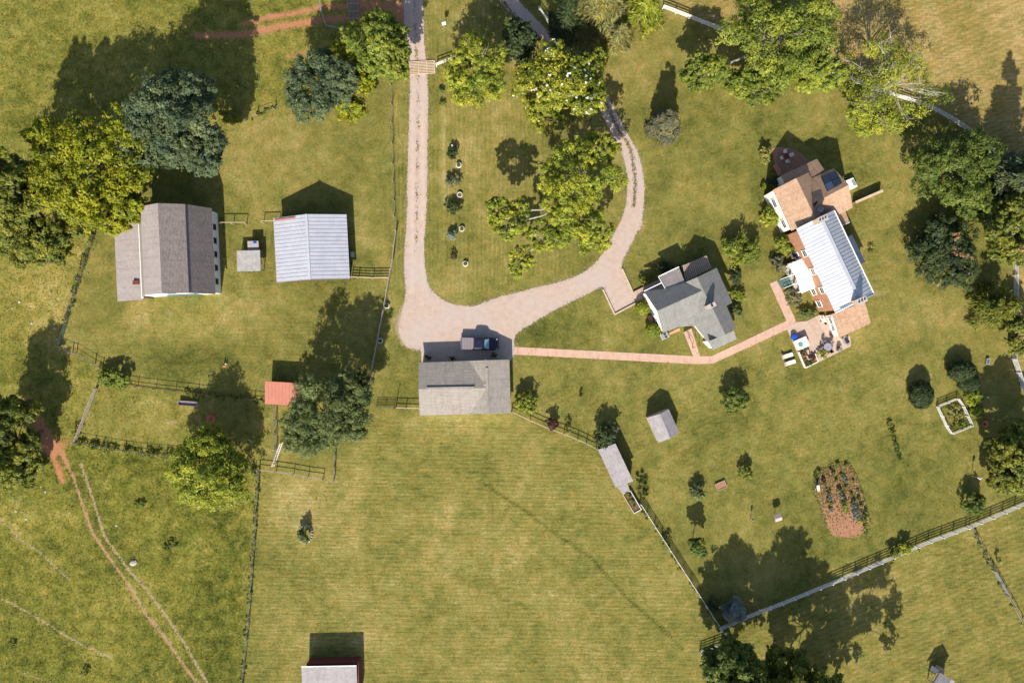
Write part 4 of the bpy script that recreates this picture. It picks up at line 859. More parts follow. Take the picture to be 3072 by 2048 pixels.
# pergola over the north side: slats on rails
pg = [(1055, 378), (1322, 265), (1383, 410), (1095, 560)]
PL = Plane(ZC(*pg[0], 2.6), ZC(*pg[1], 2.6), ZC(*pg[2], 2.6))
q = [PL.at(*ZC(*p)) for p in pg]
for i in range(15):
    t = i / 14; bar('pergola_slat', q[0].lerp(q[1], t) + Vector((0, 0, .09)), q[3].lerp(q[2], t) + Vector((0, 0, .09)), .19, .05, M_deck, cot)
for t in (.03, .5, .97): bar('pergola_rail', q[0].lerp(q[3], t), q[1].lerp(q[2], t), .08, .12, M_old, cot)
for t in (.03, .97): post('pergola_post', (q[0].lerp(q[1], t).x, q[0].lerp(q[1], t).y, 0), .12, 2.55, M_white, cot, AC)
cw = Vector(w0[3] + (0,)) - Vector(w0[0] + (0,)); nw = Vector((cw.y, -cw.x, 0)).normalized(); nw = nw if nw.x < 0 else -nw
for t in (.22, .78): window(cot, Vector(w0[0] + (1.7,)).lerp(Vector(w0[3] + (1.7,)), t), cw, .9, 1.4, nw)
MB().box(Vector(w0[0] + (1.05,)).lerp(Vector(w0[3] + (1.05,)), .5) + nw * .04, (.95, .08, 2.1), math.atan2(cw.y, cw.x)).build('door', M_greenpaint, cot)
MB().prism([gpt(ZC, 640, 975, .3), gpt(ZC, 690, 955, .3), gpt(ZC, 720, 1030, .3), gpt(ZC, 665, 1050, .3)], 0, .3).build('door_step', M_clay, cot, AC)
chimney(cot, W(*ZC(1385, 850), 6.6), .55, 1.15, 4.6, 6.9, AC + math.pi / 2, M_tan, M_stone, 2)
MB().prism([gpt(ZC, 880, 1175, .1), gpt(ZC, 1010, 1110, .1), gpt(ZC, 1030, 1140, .1), gpt(ZC, 900, 1195, .1)], 0, .12).build('brick_edging', M_brick, cot, AC)
def rail_run(parent, pts, h, m):
    for a, b in zip(pts[:-1], pts[1:]): bar('handrail', a + Vector((0, 0, h)), b + Vector((0, 0, h)), .06, .06, m, parent)
    for p in pts: post('handrail_post', p, .07, h, m, parent)
st = empty('garden_steps', W(*ZC(1150, 1250)), 'brick steps with black handrails leading to the cottage', 'steps')
for i in range(5):
    a, b = (1062 + 6 * i, 1160 + 16 * i), (1150 + 6 * i, 1118 + 16 * i)
    MB().prism([gpt(ZC, *a, .3), gpt(ZC, *b, .3), gpt(ZC, b[0] + 7, b[1] + 18, .3), gpt(ZC, a[0] + 7, a[1] + 18, .3)], 0, .62 - .11 * i).build('tread', M_deck, st, AC)
for dx in (0, 75): rail_run(st, [W(*ZC(1085 + dx, 1145 - dx * .4)), W(*ZC(1120 + dx, 1230 - dx * .3)), W(*ZC(1165 + dx, 1340 - dx * .25))], .95, M_dark)
NOGRASS += [[ZC(600, 690), ZC(1440, 330), ZC(1660, 1110), ZC(1400, 1350), ZC(1200, 1090), ZC(830, 1150)], [ZC(465, 680), ZC(850, 500), ZC(850, 640), ZC(510, 800)]]
# air conditioner beside the cottage
ac = empty('air_conditioner', W(*ZC(845, 1200)), 'grey air conditioner with two fans on a pad by the cottage', 'air conditioner')
c = W(*ZC(848, 1200), .8); MB().box((c.x, c.y, .42), (.95, .8, .75), AC).build('case', M_grey, ac); MB().box((c.x, c.y, .03), (1.3, 1.1, .06), AC).build('pad', M_stone, ac)
for s in (-.24, .24): MB().lathe((c.x - s * .44, c.y + s * .9, .80), [(.2, 0), (.2, .03), (.05, .05)], 16).build('fan', M_dark, ac)

# --- main farmhouse
house = empty('farmhouse', W(2440, 780), 'brick and white farmhouse with a pale metal roof and tan shingle wings', 'house')
AH = math.radians(25.3)
e, r = 6.2, 8.1
wN, wS, eN, eS = W(*ZB(570, 145), e), W(*ZB(1180, 1455), e), W(*ZA(1320, 1210), e), W(*ZB(1790, 1165), e)
rN, rS = W(2462, 651, r), W(2580, 902, r)
seam_slope(house, wN, wS, rN, rS, 25, M_metalroof); seam_slope(house, eN, eS, rN, rS, 25, M_metalroof)
MB().beam(rN + Vector((0, 0, .05)), rS + Vector((0, 0, .05)), .5, .06).build('ridge_cap', M_metalroof, house)
MB().beam(eN, eS, .14, .16).build('gutter', M_white, house)
c0 = (wN + eS) / 2
def ins(p, k=.95): return (c0.x + (p.x - c0.x) * k, c0.y + (p.y - c0.y) * k)
wm = MB().prism([ins(p) for p in (wN, eN, eS, wS)], 0, 6.05)
for a, b, c in ((wN, eN, rN), (wS, eS, rS)): wm.add([(*ins(a), 6.05), (*ins(b), 6.05), (*ins(c), 7.9)], [(0, 1, 2)])
wm.build('brick_wall', M_brick, house)
for a, b in ((wS, rS), (rS, eS), (wN, rN), (rN, eN)): MB().beam(a + Vector((0, 0, .06)), b + Vector((0, 0, .06)), .16, .14).build('parapet_trim', M_metalroof, house)
MB().beam(wS.lerp(rS, .16) + Vector((.1, .42, .20)), rS.lerp(wS, .12) + Vector((.1, .42, .20)), .12, .16).build('snow_guard', M_blueglass, house)
chimney(house, W(*ZA(1135, 1345), 9.3), 1.45, .75, 6.6, 9.3, AH, M_tan, M_stone, 3)
chimney(house, W(*ZB(1592, 1262), 9.3), 1.50, .75, 6.6, 9.3, AH, M_tan, M_stone, 3)
wa, wb = Vector((*ins(wN), 0)), Vector((*ins(wS), 0)); wd = (wb - wa).normalized(); wnr = Vector((wd.y, -wd.x, 0)); wnr = wnr if wnr.x < 0 else -wnr
for t in (.27, .5, .74): window(house, wa.lerp(wb, t) + Vector((0, 0, 4.9)), wd, 1.0, 1.5, wnr, shutters=False)
for t in (.27, .74, .90): window(house, wa.lerp(wb, t) + Vector((0, 0, 1.6)), wd, 1.0, 1.6, wnr)
ea, eb = Vector((*ins(eN), 0)), Vector((*ins(eS), 0))
for t in (.3, .75): window(house, ea.lerp(eb, t) + Vector((0, 0, 4.8)), wd, 1.0, 1.5, -wnr)
# tan shingle wings
e2, r2 = 4.8, 7.2
PW = Plane(ZA(365, 885, e2), ZA(725, 705, r2), ZA(930, 1140, r2)); PE = Plane(ZA(727, 705, r2), ZA(932, 1140, r2), ZA(915, 615, e2))
def hf(pl, z, pts, m=None, t=.14, nm='roof_slope', dz=0): return MB().slab([pl.at(*z(*p)) + Vector((0, 0, dz)) for p in pts], t).build(nm, m or M_tanshingle, house)
hf(PW, ZA, [(365, 885), (725, 704), (1035, 1345), (650, 1530)]); hf(PE, ZA, [(726, 704), (916, 614), (995, 760), (1115, 1300), (1036, 1345)])
PNs = Plane(ZA(1140, 1020, 6.8), ZA(1550, 806, 6.8), ZA(1310, 545, 4.8)); PSs = Plane(ZA(1140, 1024, 6.8), ZA(1550, 808, 6.8), ZA(1612, 1165, 4.8))
hf(PNs, ZA, [(965, 710), (1310, 545), (1550, 806), (1080, 1052), (985, 1098)], dz=.02); hf(PSs, ZA, [(1080, 1054), (1550, 808), (1612, 1165), (1438, 1256), (1150, 1380), (1010, 1160)], dz=.01)
PN = Plane(ZA(485, 665, 3.3), ZA(1050, 400, 3.3), ZA(545, 775, 4.0)); hf(PN, ZA, [(485, 665), (1050, 400), (1172, 582), (990, 700), (900, 690), (545, 778)], nm='porch_roof')
PLo = Plane(ZA(1330, 1190, 3.9), ZA(1500, 1230, 3.6), ZA(1560, 1395, 3.6)); hf(PLo, ZA, [(1320, 1200), (1500, 1230), (1562, 1395), (1440, 1450)], nm='lower_roof')
MB().beam(PLo.at(*ZA(1562, 1395)) + Vector((0, 0, .03)), PLo.at(*ZA(1440, 1450)) + Vector((0, 0, .03)), .08, .1).build('gutter', M_white, house)
def hp(z, pts, h, z1, m, nm='wall'): return MB().prism([gpt(z, *p, h) for p in pts], 0, z1).build(nm, m, house)
wN2 = [gpt(ZA, 372, 893, e2 - .1), gpt(ZA, 905, 632, e2 - .1), gpt(ZA, 1180, 1260, e2 - .1), gpt(ZA, 650, 1500, e2 - .1)]
mbw = MB().prism(wN2, 0, 4.65); g = gpt(ZA, 728, 716, r2); mbw.add([(*wN2[0], 4.65), (*wN2[1], 4.65), (g[0], g[1], 7.0)], [(0, 1, 2)]); mbw.build('wall', M_white, house)
wE2 = [gpt(ZA, 985, 730, 4.7), gpt(ZA, 1300, 562, 4.7), gpt(ZA, 1590, 1160, 4.7), gpt(ZA, 1300, 1290, 4.7)]
mbw = MB().prism(wE2, 0, 4.65); g = gpt(ZA, 1535, 812, 6.7); mbw.add([(*wE2[1], 4.65), (*wE2[2], 4.65), (g[0], g[1], 6.6)], [(0, 1, 2)]); mbw.build('wall', M_white, house)
hp(ZA, [(1330, 1215), (1490, 1240), (1545, 1390), (1440, 1435)], 3.5, 3.45, M_white)
hp(ZA, [(497, 670), (1045, 415), (1150, 580), (560, 770)], 3.2, 3.15, M_white, 'porch_wall')
a, b = Vector((*wN2[0], 0)), Vector((*wN2[3], 0)); dd = (b - a).normalized(); nn = Vector((dd.y, -dd.x, 0)); nn = nn if nn.x < 0 else -nn
for t in (.28, .82): window(house, a.lerp(b, t) + Vector((0, 0, 2.9)), dd, 1.3, 1.5, nn)
# roof lights on the north slope
Q = [PNs.at(*ZA(*p)) + Vector((0, 0, .03)) for p in ((1115, 695), (1335, 602), (1440, 790), (1212, 918))]
sk = MB().slab([p + PNs.n * .12 for p in Q], .14).build('roof_light', M_dark, house)
for i in range(2):
    for j in range(2):
        def bl(u, v): return Q[0].lerp(Q[1], u).lerp(Q[3].lerp(Q[2], u), v) + PNs.n * .16
        u0, u1, v0, v1 = .03 + .49 * i, .48 + .49 * i, .03 + .49 * j, .48 + .49 * j
        MB().slab([bl(u0, v0), bl(u1, v0), bl(u1, v1), bl(u0, v1)], .03).build('pane', M_blueglass if (i, j) == (0, 1) else M_glass, sk)
# south wing with white wall
PSW = Plane(ZP(1420, 800, 2.7), ZP(2085, 490, 2.7), ZP(1960, 80, 3.4))
hf(PSW, ZP, [(1262, 300), (1955, 30), (2088, 490), (1640, 702), (1420, 802)])
hp(ZP, [(1265, 320), (1920, 70), (2045, 480), (1415, 772)], 2.6, 2.55, M_white)
a, b = [Vector((*gpt(ZP, *p, 2.6), 0)) for p in ((1265, 320), (1415, 772))]; dd = (b - a).normalized(); nn = Vector((dd.y, -dd.x, 0)); nn = nn if nn.x < 0 else -nn
for t in (.25, .6): window(house, a.lerp(b, t) + Vector((0, 0, 1.4)), dd, .9, 1.2, nn)
# east bay
PB = Plane(ZB(1445, 230, 2.6), ZB(1652, 660, 2.6), ZB(1375, 265, 3.2)); hf(PB, ZB, [(1370, 268), (1445, 230), (1652, 660), (1578, 696)], M_metalroof, nm='bay_roof')
hp(ZB, [(1340, 290), (1435, 245), (1640, 655), (1560, 690)], 2.5, 2.5, M_white, 'bay_wall')
# white portico with gable roof
eP, rP = 2.9, 3.55
p1, p2, p3, p4 = W(*ZB(435, 700), eP), W(*ZB(690, 588), eP), W(*ZB(905, 1040), eP), W(*ZB(650, 1150), eP); m1, m2 = W(*ZB(575, 908), rP), W(*ZB(840, 800), rP)
for q4 in ([p1, p2, m2, m1], [p4, p3, m2, m1]): MB().slab(q4, .10).build('portico_roof', M_white, house)
for p in (p1.lerp(p4, .05), p1.lerp(p4, .35), p1.lerp(p4, .65), p1.lerp(p4, .95)): 
    pp = p + (p2 - p1).normalized() * .3; MB().cyl((pp.x, pp.y, .8), .13, 2.05, 12, .11).build('column', M_white, house)
MB().prism([(p.x, p.y) for p in (p1.lerp(p2, .06), p2, p3, p4.lerp(p3, .06))], 0, .8).build('portico_floor', M_stone, house)
st = empty('porch_steps', W(*ZB(420, 965)), 'dark green painted steps with white rails up to the white portico', 'steps')
for i in range(8):
    f0, f1 = i / 8, (i + 1) / 8 - .012
    A_, B_ = Vector(ZB(280, 955)), Vector(ZB(505, 868)); C_, D_ = Vector(ZB(340, 1065)), Vector(ZB(562, 970))
    MB().prism([tuple(W(*v, .4))[:2] for v in (A_.lerp(B_, f0), A_.lerp(B_, f1), C_.lerp(D_, f1), C_.lerp(D_, f0))], 0, .12 + .09 * i).build('tread', M_greenpaint, st)
for (s_, t_) in (((285, 940), (500, 855)), ((350, 1072), (565, 985))):
    a, b = W(*ZB(*s_)), W(*ZB(*t_)); bar('handrail', a + Vector((0, 0, .95)), b + Vector((0, 0, 1.65)), .07, .07, M_white, st)
    for k in range(5):
        p = a.lerp(b, k / 4); post('baluster', p, .05, .95 + .7 * k / 4, M_white, st)
# bulkhead window boxes against the west wall
for (x, y, lab) in ((575, 525, 'white framed cellar window box above the brown shrub by the portico'), (900, 1115, 'white framed cellar window box below the portico')):
    o = empty('window_box', W(*ZB(x, y)), lab, 'window box'); c = W(*ZB(x, y), .9)
    MB().box((c.x, c.y, .45), (1.7, 1.05, .9), AH).build('kerb', M_brick, o)
    MB().box((c.x, c.y, .93), (1.75, 1.1, .06), AH).build('frame', M_white, o)
    for s_ in (-.42, .42): MB().box((c.x + s_ * math.cos(AH), c.y + s_ * math.sin(AH), .965), (.66, .8, .03), AH).build('pane', M_glass, o)
NOGRASS += [[ZA(300, 930), ZA(1000, 420), ZA(1520, 800), ZA(1560, 1400), ZB(1600, 700), ZB(1760, 1180), ZP(2050, 480), ZP(1300, 800), ZB(600, 1100), ZB(380, 190)]]
# satellite dish
ds = empty('satellite_dish', W(*ZA(1095, 1210), 5.6), 'grey satellite dish on the shaded tan roof valley', 'satellite dish')
c = W(*ZA(1108, 1190), 6.6); MB().tube([W(*ZA(1095, 1215), 5.0), c], [.03, .03], 8).build('mast', M_grey, ds)
dm = MB().lathe((0, 0, 0), [(.02, 0), (.2, .03), (.36, .10), (.46, .17), (.45, .19), (.34, .12), (.18, .05), (.02, .03)], 20).mesh('reflector', M_grey); put('reflector', dm, ds, c, (math.radians(35), 0, math.radians(-60)))
MB().tube([c, c + Vector((-.3, .2, .4))], [.02, .02], 6).build('feed_arm', M_grey, ds)
# white equipment box, brick garden wall, terrace wall
bx = empty('white_equipment_box', W(*ZA(1600, 795)), 'white box with a grey lid against the east gable of the tan wing', 'cabinet')
MB().prism([gpt(ZA, *p, .9) for p in ((1500, 745), (1618, 695), (1690, 835), (1575, 888))], 0, .9).build('case', M_white, bx)
MB().prism([gpt(ZA, *p, .95) for p in ((1585, 740), (1625, 722), (1672, 810), (1630, 828))], .9, .96).build('lid', M_grey, bx)
gwl = empty('brick_garden_wall', W(*ZA(1820, 1020)), 'free-standing low brick wall running east from the farmhouse', 'wall')
a, b = W(*ZA(1605, 1105)), W(*ZA(2025, 922)); MB().beam(a + Vector((0, 0, .6)), b + Vector((0, 0, .6)), .3, 1.2).build('brickwork', M_brick, gwl); MB().beam(a + Vector((0, 0, 1.23)), b + Vector((0, 0, 1.23)), .4, .07).build('coping', M_tan, gwl)
tw = empty('terrace_wall', W(*ZA(415, 590)), 'low brick parapet along the west side of the round terrace', 'wall')
a, b = W(*ZA(372, 500)), W(*ZA(455, 668)); MB().beam(a + Vector((0, 0, .45)), b + Vector((0, 0, .45)), .35, .9).build('brickwork', M_brick, tw); MB().beam(a + Vector((0, 0, .93)), b + Vector((0, 0, .93)), .42, .06).build('coping', M_clay, tw)

# --- small sheds
def gable_shed(name, label, z, pN, pS, e, r, roofm, wallm, ov=.93):
    """pN: eave W, ridge, eave E at the north end; pS the same at the south end"""
    o = empty(name, W(*z(*[(pN[1][k] + pS[1][k]) / 2 for k in (0, 1)])), label, 'shed')
    n0, n1, n2 = W(*z(*pN[0]), e), W(*z(*pN[1]), r), W(*z(*pN[2]), e); s0, s1, s2 = W(*z(*pS[0]), e), W(*z(*pS[1]), r), W(*z(*pS[2]), e)
    MB().slab([n0, n1, s1, s0], .08).build('roof_slope', roofm, o); MB().slab([n1 + Vector((.01, 0, 0)), n2, s2, s1 + Vector((.01, 0, 0))], .08).build('roof_slope', roofm, o)
    c = (n0 + s2) / 2; k = lambda p: (c.x + (p.x - c.x) * ov, c.y + (p.y - c.y) * ov)
    wl = MB().prism([k(p) for p in (n0, n2, s2, s0)], 0, e - .1)
    for a, b, q in ((n0, n2, n1), (s0, s2, s1)): wl.add([(*k(a), e - .1), (*k(b), e - .1), (*k(q), r - .14)], [(0, 1, 2)])
    wl.build('wall', wallm, o)
    a, b = Vector((*k(s0), 0)), Vector((*k(s2), 0)); m_ = a.lerp(b, .5); dv = (b - a).normalized(); nv = Vector((dv.y, -dv.x, 0)); nv = nv if nv.y < 0 else -nv
    MB().box(m_ + nv * .03 + Vector((0, 0, .9)), (.9, .06, 1.8), math.atan2(dv.y, dv.x)).build('door', M_old, o); return o
ZS = Zoom(1900, 1120, 7.127)
gable_shed('garden_shed', 'small grey gabled shed alone on the lawn', ZS, [(295, 945), (570, 862), (757, 757)], [(538, 1478), (795, 1386), (985, 1262)], 2.1, 3.0, M_shedshingle, M_tan, .95)
NOGRASS.append([(1948, 1250), (2004, 1228), (2034, 1296), (1975, 1324)])
ZL = Zoom(1760, 1300, 6.03)
ls = empty('long_shed', W(1845, 1395), 'long lean-to shed with a grey single-pitch roof on the fence line', 'shed')
PLs = Plane(ZL(205, 290, 2.1), ZL(525, 975, 2.1), ZL(520, 180, 2.7)); MB().slab([PLs.at(*ZL(*p)) for p in ((205, 290), (520, 180), (842, 860), (525, 978))], .1).build('roof', M_shedshingle, ls)
MB().prism([gpt(ZL, *p, 2.1) for p in ((225, 305), (515, 195), (825, 855), (530, 960))], 0, 2.0).build('wall', M_maroon, ls)
PL2 = Plane(ZL(560, 980, 1.5), ZL(640, 1080, 1.5), ZL(735, 905, 1.7)); MB().slab([PL2.at(*ZL(*p)) for p in ((555, 975), (735, 900), (778, 1022), (640, 1082))], .08).build('low_roof', M_shedshingle, ls)
MB().prism([gpt(ZL, *p, 1.4) for p in ((575, 985), (730, 915), (765, 1015), (645, 1065))], 0, 1.4).build('low_wall', M_old, ls)
NOGRASS.append([(1797, 1350), (1845, 1332), (1897, 1440), (1885, 1470), (1866, 1478), (1846, 1460)])
cf = empty('cold_frame', W(*ZL(810, 1230)), 'narrow white-edged planting bed between the long shed and white fence', 'planter')
q = [W(*ZL(*p)) for p in ((640, 1078), (782, 1022), (978, 1358), (850, 1428))]
for i in range(4): MB().beam(q[i] + Vector((0, 0, .3)), q[(i + 1) % 4] + Vector((0, 0, .3)), .09, .6).build('side_board', M_fence if i != 3 else M_tan, cf)
MB().prism([(p.x, p.y) for p in q], .02, .42).build('soil', M_soil, cf)
for i, (x, y, s_) in enumerate(((735, 1100, .5), (790, 1150, .42), (770, 1210, .4), (840, 1240, .45), (860, 1310, .35))):
    n_, d_ = ZL(x, y); shrub(('uppermost', 'second', 'middle', 'fourth', 'lowest')[i] + ' leafy plant in the narrow white-edged planting bed', n_ / DK, d_ / DK, s_ * 9, s_ * 9, .55, 'bright', 'bed_plant', 'plant', 'plants in the narrow bed', .12, z0=.42)
ZBt = Zoom(860, 1880, 8.4)
bs = empty('maroon_shed', W(975, 2035), 'maroon shed with a plain grey roof cut by the bottom edge', 'shed')
PBt = Plane((904, 1998, 3.05), (1069.5, 1995, 3.05), (906, 2090, 2.3)); MB().slab([PBt.at(*p) for p in ((904, 1998), (1069.5, 1995), (1073, 2105), (908, 2108))], .12).build('roof', M_shedshingle, bs)
MB().beam(PBt.at(904, 1998) + Vector((0, 0, .04)), PBt.at(1069.5, 1995) + Vector((0, 0, .04)), .12, .12).build('gutter', M_white, bs)
MB().prism([gpt(lambda a, b: (a, b), *p, 2.6) for p in ((918, 1992), (1074, 1989), (1077, 2092), (921, 2095))], 0, 2.3).build('wall', M_maroon, bs)
NOGRASS.append([(910, 1965), (1062, 1962), (1065, 2070), (910, 2070)])
# playhouse at the bottom right
ZH = Zoom(2730, 1940, 13.84)
ph = empty('playhouse', W(2815, 2030), 'raised wooden playhouse with a grey gable roof at the bottom right', 'playhouse')
AP = math.radians(-30); Lp = local((2806, 2030), AP)
for x in (-.9, .9):
    for y in (-.9, .9): post('post', Lp(x, y), .12, 2.4, M_tan, ph, AP)
MB().box(Lp(0, 0, 1.2), (2.0, 2.0, .1), AP).build('deck', M_tan, ph)
for x in (-.95, .95): MB().box(Lp(x, 0, 1.65), (.05, 1.9, .6), AP).build('side_panel', M_tan, ph)
for s_ in (-1, 1): quadslab(Lp(s_ * 1.35, -1.25, 2.35), Lp(s_ * 1.35, 1.25, 2.35), Lp(s_ * .01, 1.25, 3.35), Lp(s_ * .01, -1.25, 3.35), M_shedshingle, ph, 'roof_slope', .08)
quadslab(Lp(-1.6, .6, .3), Lp(-1.6, 1.4, .3), Lp(-.9, 1.4, 1.2), Lp(-.9, .6, 1.2), M_cream, ph, 'slide', .06)
MB().box(Lp(-.4, 1.5, .5), (1.0, .7, 1.0), AP).build('climbing_box', M_tan, ph)

# ---------------------------------------------------------------- fences and gates
def resample(pts, sp):
    """posts at an even spacing along a line of pixels"""
    out = [pts[0]]; P = [Vector(p[:2]) for p in pts]; d = [0]
    for a, b in zip(P[:-1], P[1:]): d.append(d[-1] + (b - a).length)
    n = max(1, round(d[-1] * S / sp))
    for i in range(1, n + 1):
        t = d[-1] * i / n; j = max(k for k in range(len(d)) if d[k] <= t + 1e-6); j = min(j, len(P) - 2)
        q = P[j].lerp(P[j + 1], (t - d[j]) / (d[j + 1] - d[j] + 1e-9)); out.append((q.x, q.y))
    return out
def fence(name, label, pts, sp, rails, h, pm, rm, pw=.13, rw=.04, rh=.14, see=.6, group=None, keep=False, jit=0.0, cat='fence'):
    pp = pts if keep else resample(pts, sp); rnd = random.Random(len(label)); base = W(*pp[len(pp) // 2], 0)
    o = empty(name, (base.x, base.y, 0), label, cat, group); w = [W(*p, see) for p in pp]; w = [Vector((p.x, p.y, 0)) for p in w]
    for i, p in enumerate(w):
        d = w[min(i + 1, len(w) - 1)] - w[max(i - 1, 0)]
        post('post', p, pw, h * rnd.uniform(1.0, 1.0 + jit), pm, o, math.atan2(d.y, d.x))
    for a, b in zip(w[:-1], w[1:]):
        sd = Vector((-(b - a).y, (b - a).x, 0)).normalized() * (pw / 2 + rw / 2 + .002)
        for z in rails: bar('rail', a + sd + Vector((0, 0, z + rnd.uniform(-jit, jit) * .3)), b + sd + Vector((0, 0, z + rnd.uniform(-jit, jit) * .3)), rw, rh if isinstance(rh, float) else rh[rails.index(z)], rm, o)
    return o
R4 = [.22, .56, .90, 1.24]; R3 = [.35, .78, 1.2]
fence('board_fence', 'long white four-rail board fence running across the lower right', [(2161, 1886), (2244, 1849), (2362, 1804), (2527, 1736), (2640, 1688), (2788, 1625), (2919, 1577), (3067, 1514), (3160, 1474)], 2.15, R4, 1.38, M_fence, M_fence, rh=.15)
fence('board_fence', 'white four-rail fence slanting from the long shed down to the corner', [(1921, 1512), (1985, 1612), (2048, 1710), (2113, 1810), (2161, 1884), (2186, 1922)], 2.15, R4, 1.38, M_fence, M_fence, rh=.15)
fence('board_fence', 'short white four-rail fence ending at the bottom field corner', [(2102, 1958), (2183, 1928)], 2.3, R4, 1.38, M_fence, M_fence, rh=.15)
fence('board_fence', 'white board fence curving along the top right behind the trees', smooth_line([(1990, 22), (2048, 44), (2166, 91), (2362, 165), (2510, 222), (2584, 250), (2719, 298), (2788, 322), (2854, 357), (2919, 401), (2958, 436), (3010, 520), (3038, 640), (3044, 799), (3046, 874), (3043, 1036), (3041, 1077)]), 2.25, R4, 1.38, M_fence, M_fence, rh=.15)
fence('board_fence', 'white board fence slanting off the right edge past the fenced bed', [(3041, 1077), (3072, 1171), (3095, 1240)], 2.2, R4, 1.38, M_fence, M_fence, rh=.15)
fence('board_fence', 'short white board fence joining the cattle guard to the lime tree', [(1309, 196), (1368, 174), (1420, 158)], 2.2, R3, 1.3, M_fence, M_fence, rh=.16)
fence('board_fence', 'short white fence piece beside the two-track lane at the top', [(1616, 26), (1645, 70)], 2.6, R3, 1.3, M_fence, M_fence, rh=.16)
fence('bed_fence', 'small white fence enclosing the flower bed at the right', [(2815, 1220), (2878, 1195), (2916, 1276), (2853, 1302), (2815, 1220)], 1.7, [.22, .56, .90], 1.05, M_fence, M_fence, rh=.13, pw=.12)
fence('wire_fence', 'wire fence on slim posts along the left side of the lane', [(1171, 255), (1174, 314), (1174, 370), (1176, 431), (1177, 492), (1179, 544), (1181, 601), (1182, 649), (1187, 692)], 3.0, [.4, .8, 1.18], 1.3, M_old, M_wire, .10, .025, .03, keep=True)
fence('rail_fence', 'weathered rail fence from the lane corner down to the bushy tree', [(1187, 692), (1180, 740), (1176, 781), (1170, 809), (1159, 870), (1148, 931), (1133, 1005), (1118, 1084), (1102, 1162)], 3.0, [.6, 1.18], 1.25, M_old, M_old, .14, .10, .12, keep=True)
fence('board_fence', 'four-board pale fence between the metal-roofed barn and lane fence', [(1054, 832), (1074, 833), (1118, 835), (1165, 834)], 2.4, R4, 1.4, M_tan, M_tan, keep=True, rh=.12)
fence('yard_fence', 'thin pale top-rail fence beside the gambrel barn', [(660, 671), (697, 671), (737, 671)], 2, [1.25], 1.3, M_tan, M_tan, .12, .08, .10, keep=True)
fence('yard_fence', 'thin pale rail joined to the west side of the metal-roofed barn', [(788, 667), (836, 666)], 2, [1.25], 1.3, M_tan, M_tan, .12, .08, .10, keep=True)
fence('wire_fence', 'overgrown wire fence left of the gambrel barn', [(279, 705), (270, 735), (253, 788), (237, 835), (222, 883), (205, 927), (196, 968)], 2.8, [.35, .75, 1.15], 1.3, M_old, M_wire, .13, .03, .04, keep=True)
fence('tube_gate', 'long green tube gate lying open at the left paddock corner', [(196, 970), (185, 1003), (177, 1037)], 2, [.2, .42, .64, .86, 1.08], 1.15, M_gate, M_gate, .06, .05, .06, keep=True, cat='gate')
fence('wire_fence', 'wire fence with pale posts from the green gate to the vine tangle', [(174, 1038), (212, 1058), (224, 1059), (280, 1091), (303, 1104)], 2.8, [.5, 1.15], 1.35, M_old, M_wire, .13, .03, .04, keep=True)
fence('wire_fence', 'dark wire fence along the top of the paddock up to the red shed', [(350, 1148), (409, 1159), (464, 1166), (523, 1172), (590, 1181), (654, 1186), (709, 1194), (760, 1200), (793, 1204)], 2.8, [.08, .5, 1.1], 1.4, M_darkwood, M_darkwood, .11, .04, .06, keep=True)
fence('pole_fence', 'split pole fence on the left side of the paddock', [(287, 1164), (262, 1225), (243, 1273), (222, 1326)], 2.8, [.4, .8, 1.2], 1.3, M_old, M_old, .14, .10, .10, keep=True, jit=.25)
fence('wire_fence', 'weedy wire fence along the bottom of the paddock', [(224, 1326), (279, 1336), (306, 1341), (370, 1352), (434, 1360), (510, 1366), (580, 1378), (650, 1392), (720, 1404), (774, 1412)], 2.8, [.5, 1.15], 1.3, M_old, M_wire, .13, .03, .05, keep=True)
fence('post_fence', 'square-framed fence left of the field, below the ladder', [(774, 1410), (826, 1415), (879, 1423), (923, 1431), (968, 1437)], 2.8, [.6, 1.2], 1.3, M_old, M_old, .13, .06, .08, keep=True)
fence('wire_fence', 'weedy wire fence between the meadow and the mown field', [(774, 1412), (771, 1470), (766, 1540), (762, 1620), (755, 1700), (750, 1780), (744, 1850), (738, 1920), (731, 1990), (724, 2060), (718, 2120)], 3.2, [.35, .75, 1.15], 1.25, M_old, M_wire, .12, .03, .04, keep=True)
fence('pen_fence', 'narrow pen fence running down from the red-roofed shed', [(823, 1214), (824, 1260), (824, 1302), (825, 1346), (825, 1390)], 2.5, [.5, 1.0, 1.5], 1.6, M_old, M_wire, .09, .04, .05, keep=True)
fence('pen_fence', 'pen cross fence half hidden under the bushy tree', [(847, 1347), (880, 1348), (907, 1349)], 2.5, [.5, 1.3], 1.4, M_old, M_old, .09, .05, .07, keep=True)
fence('pen_fence', 'lone upright fence panel standing in the field by the pen', [(1003, 1364), (1001, 1405), (1000, 1444)], 2.5, [.4, .8, 1.3], 1.35, M_old, M_wire, .09, .05, .06, keep=True)
fence('tube_gate', 'dark tube gate between the bushy tree and garage', [(1127, 1222), (1155, 1222), (1182, 1222)], 2, [.2, .4, .6, .8, 1.0, 1.2], 1.28, M_gate, M_gate, .06, .05, .05, keep=True, cat='gate')
fence('rail_fence', 'short rail fence between the tube gate and the garage', [(1186, 1224), (1217, 1225), (1258, 1226)], 2, [.5, 1.2], 1.35, M_tan, M_tan, .13, .06, .10, keep=True)
fence('rail_fence', 'low pale rail fence from the garage corner to the long shed', [(1535, 1237), (1590, 1262), (1647, 1287), (1692, 1303), (1734, 1320), (1760, 1332), (1790, 1348)], 2.6, [.6, 1.15], 1.25, M_tan, M_tan, .12, .05, .10, keep=True)
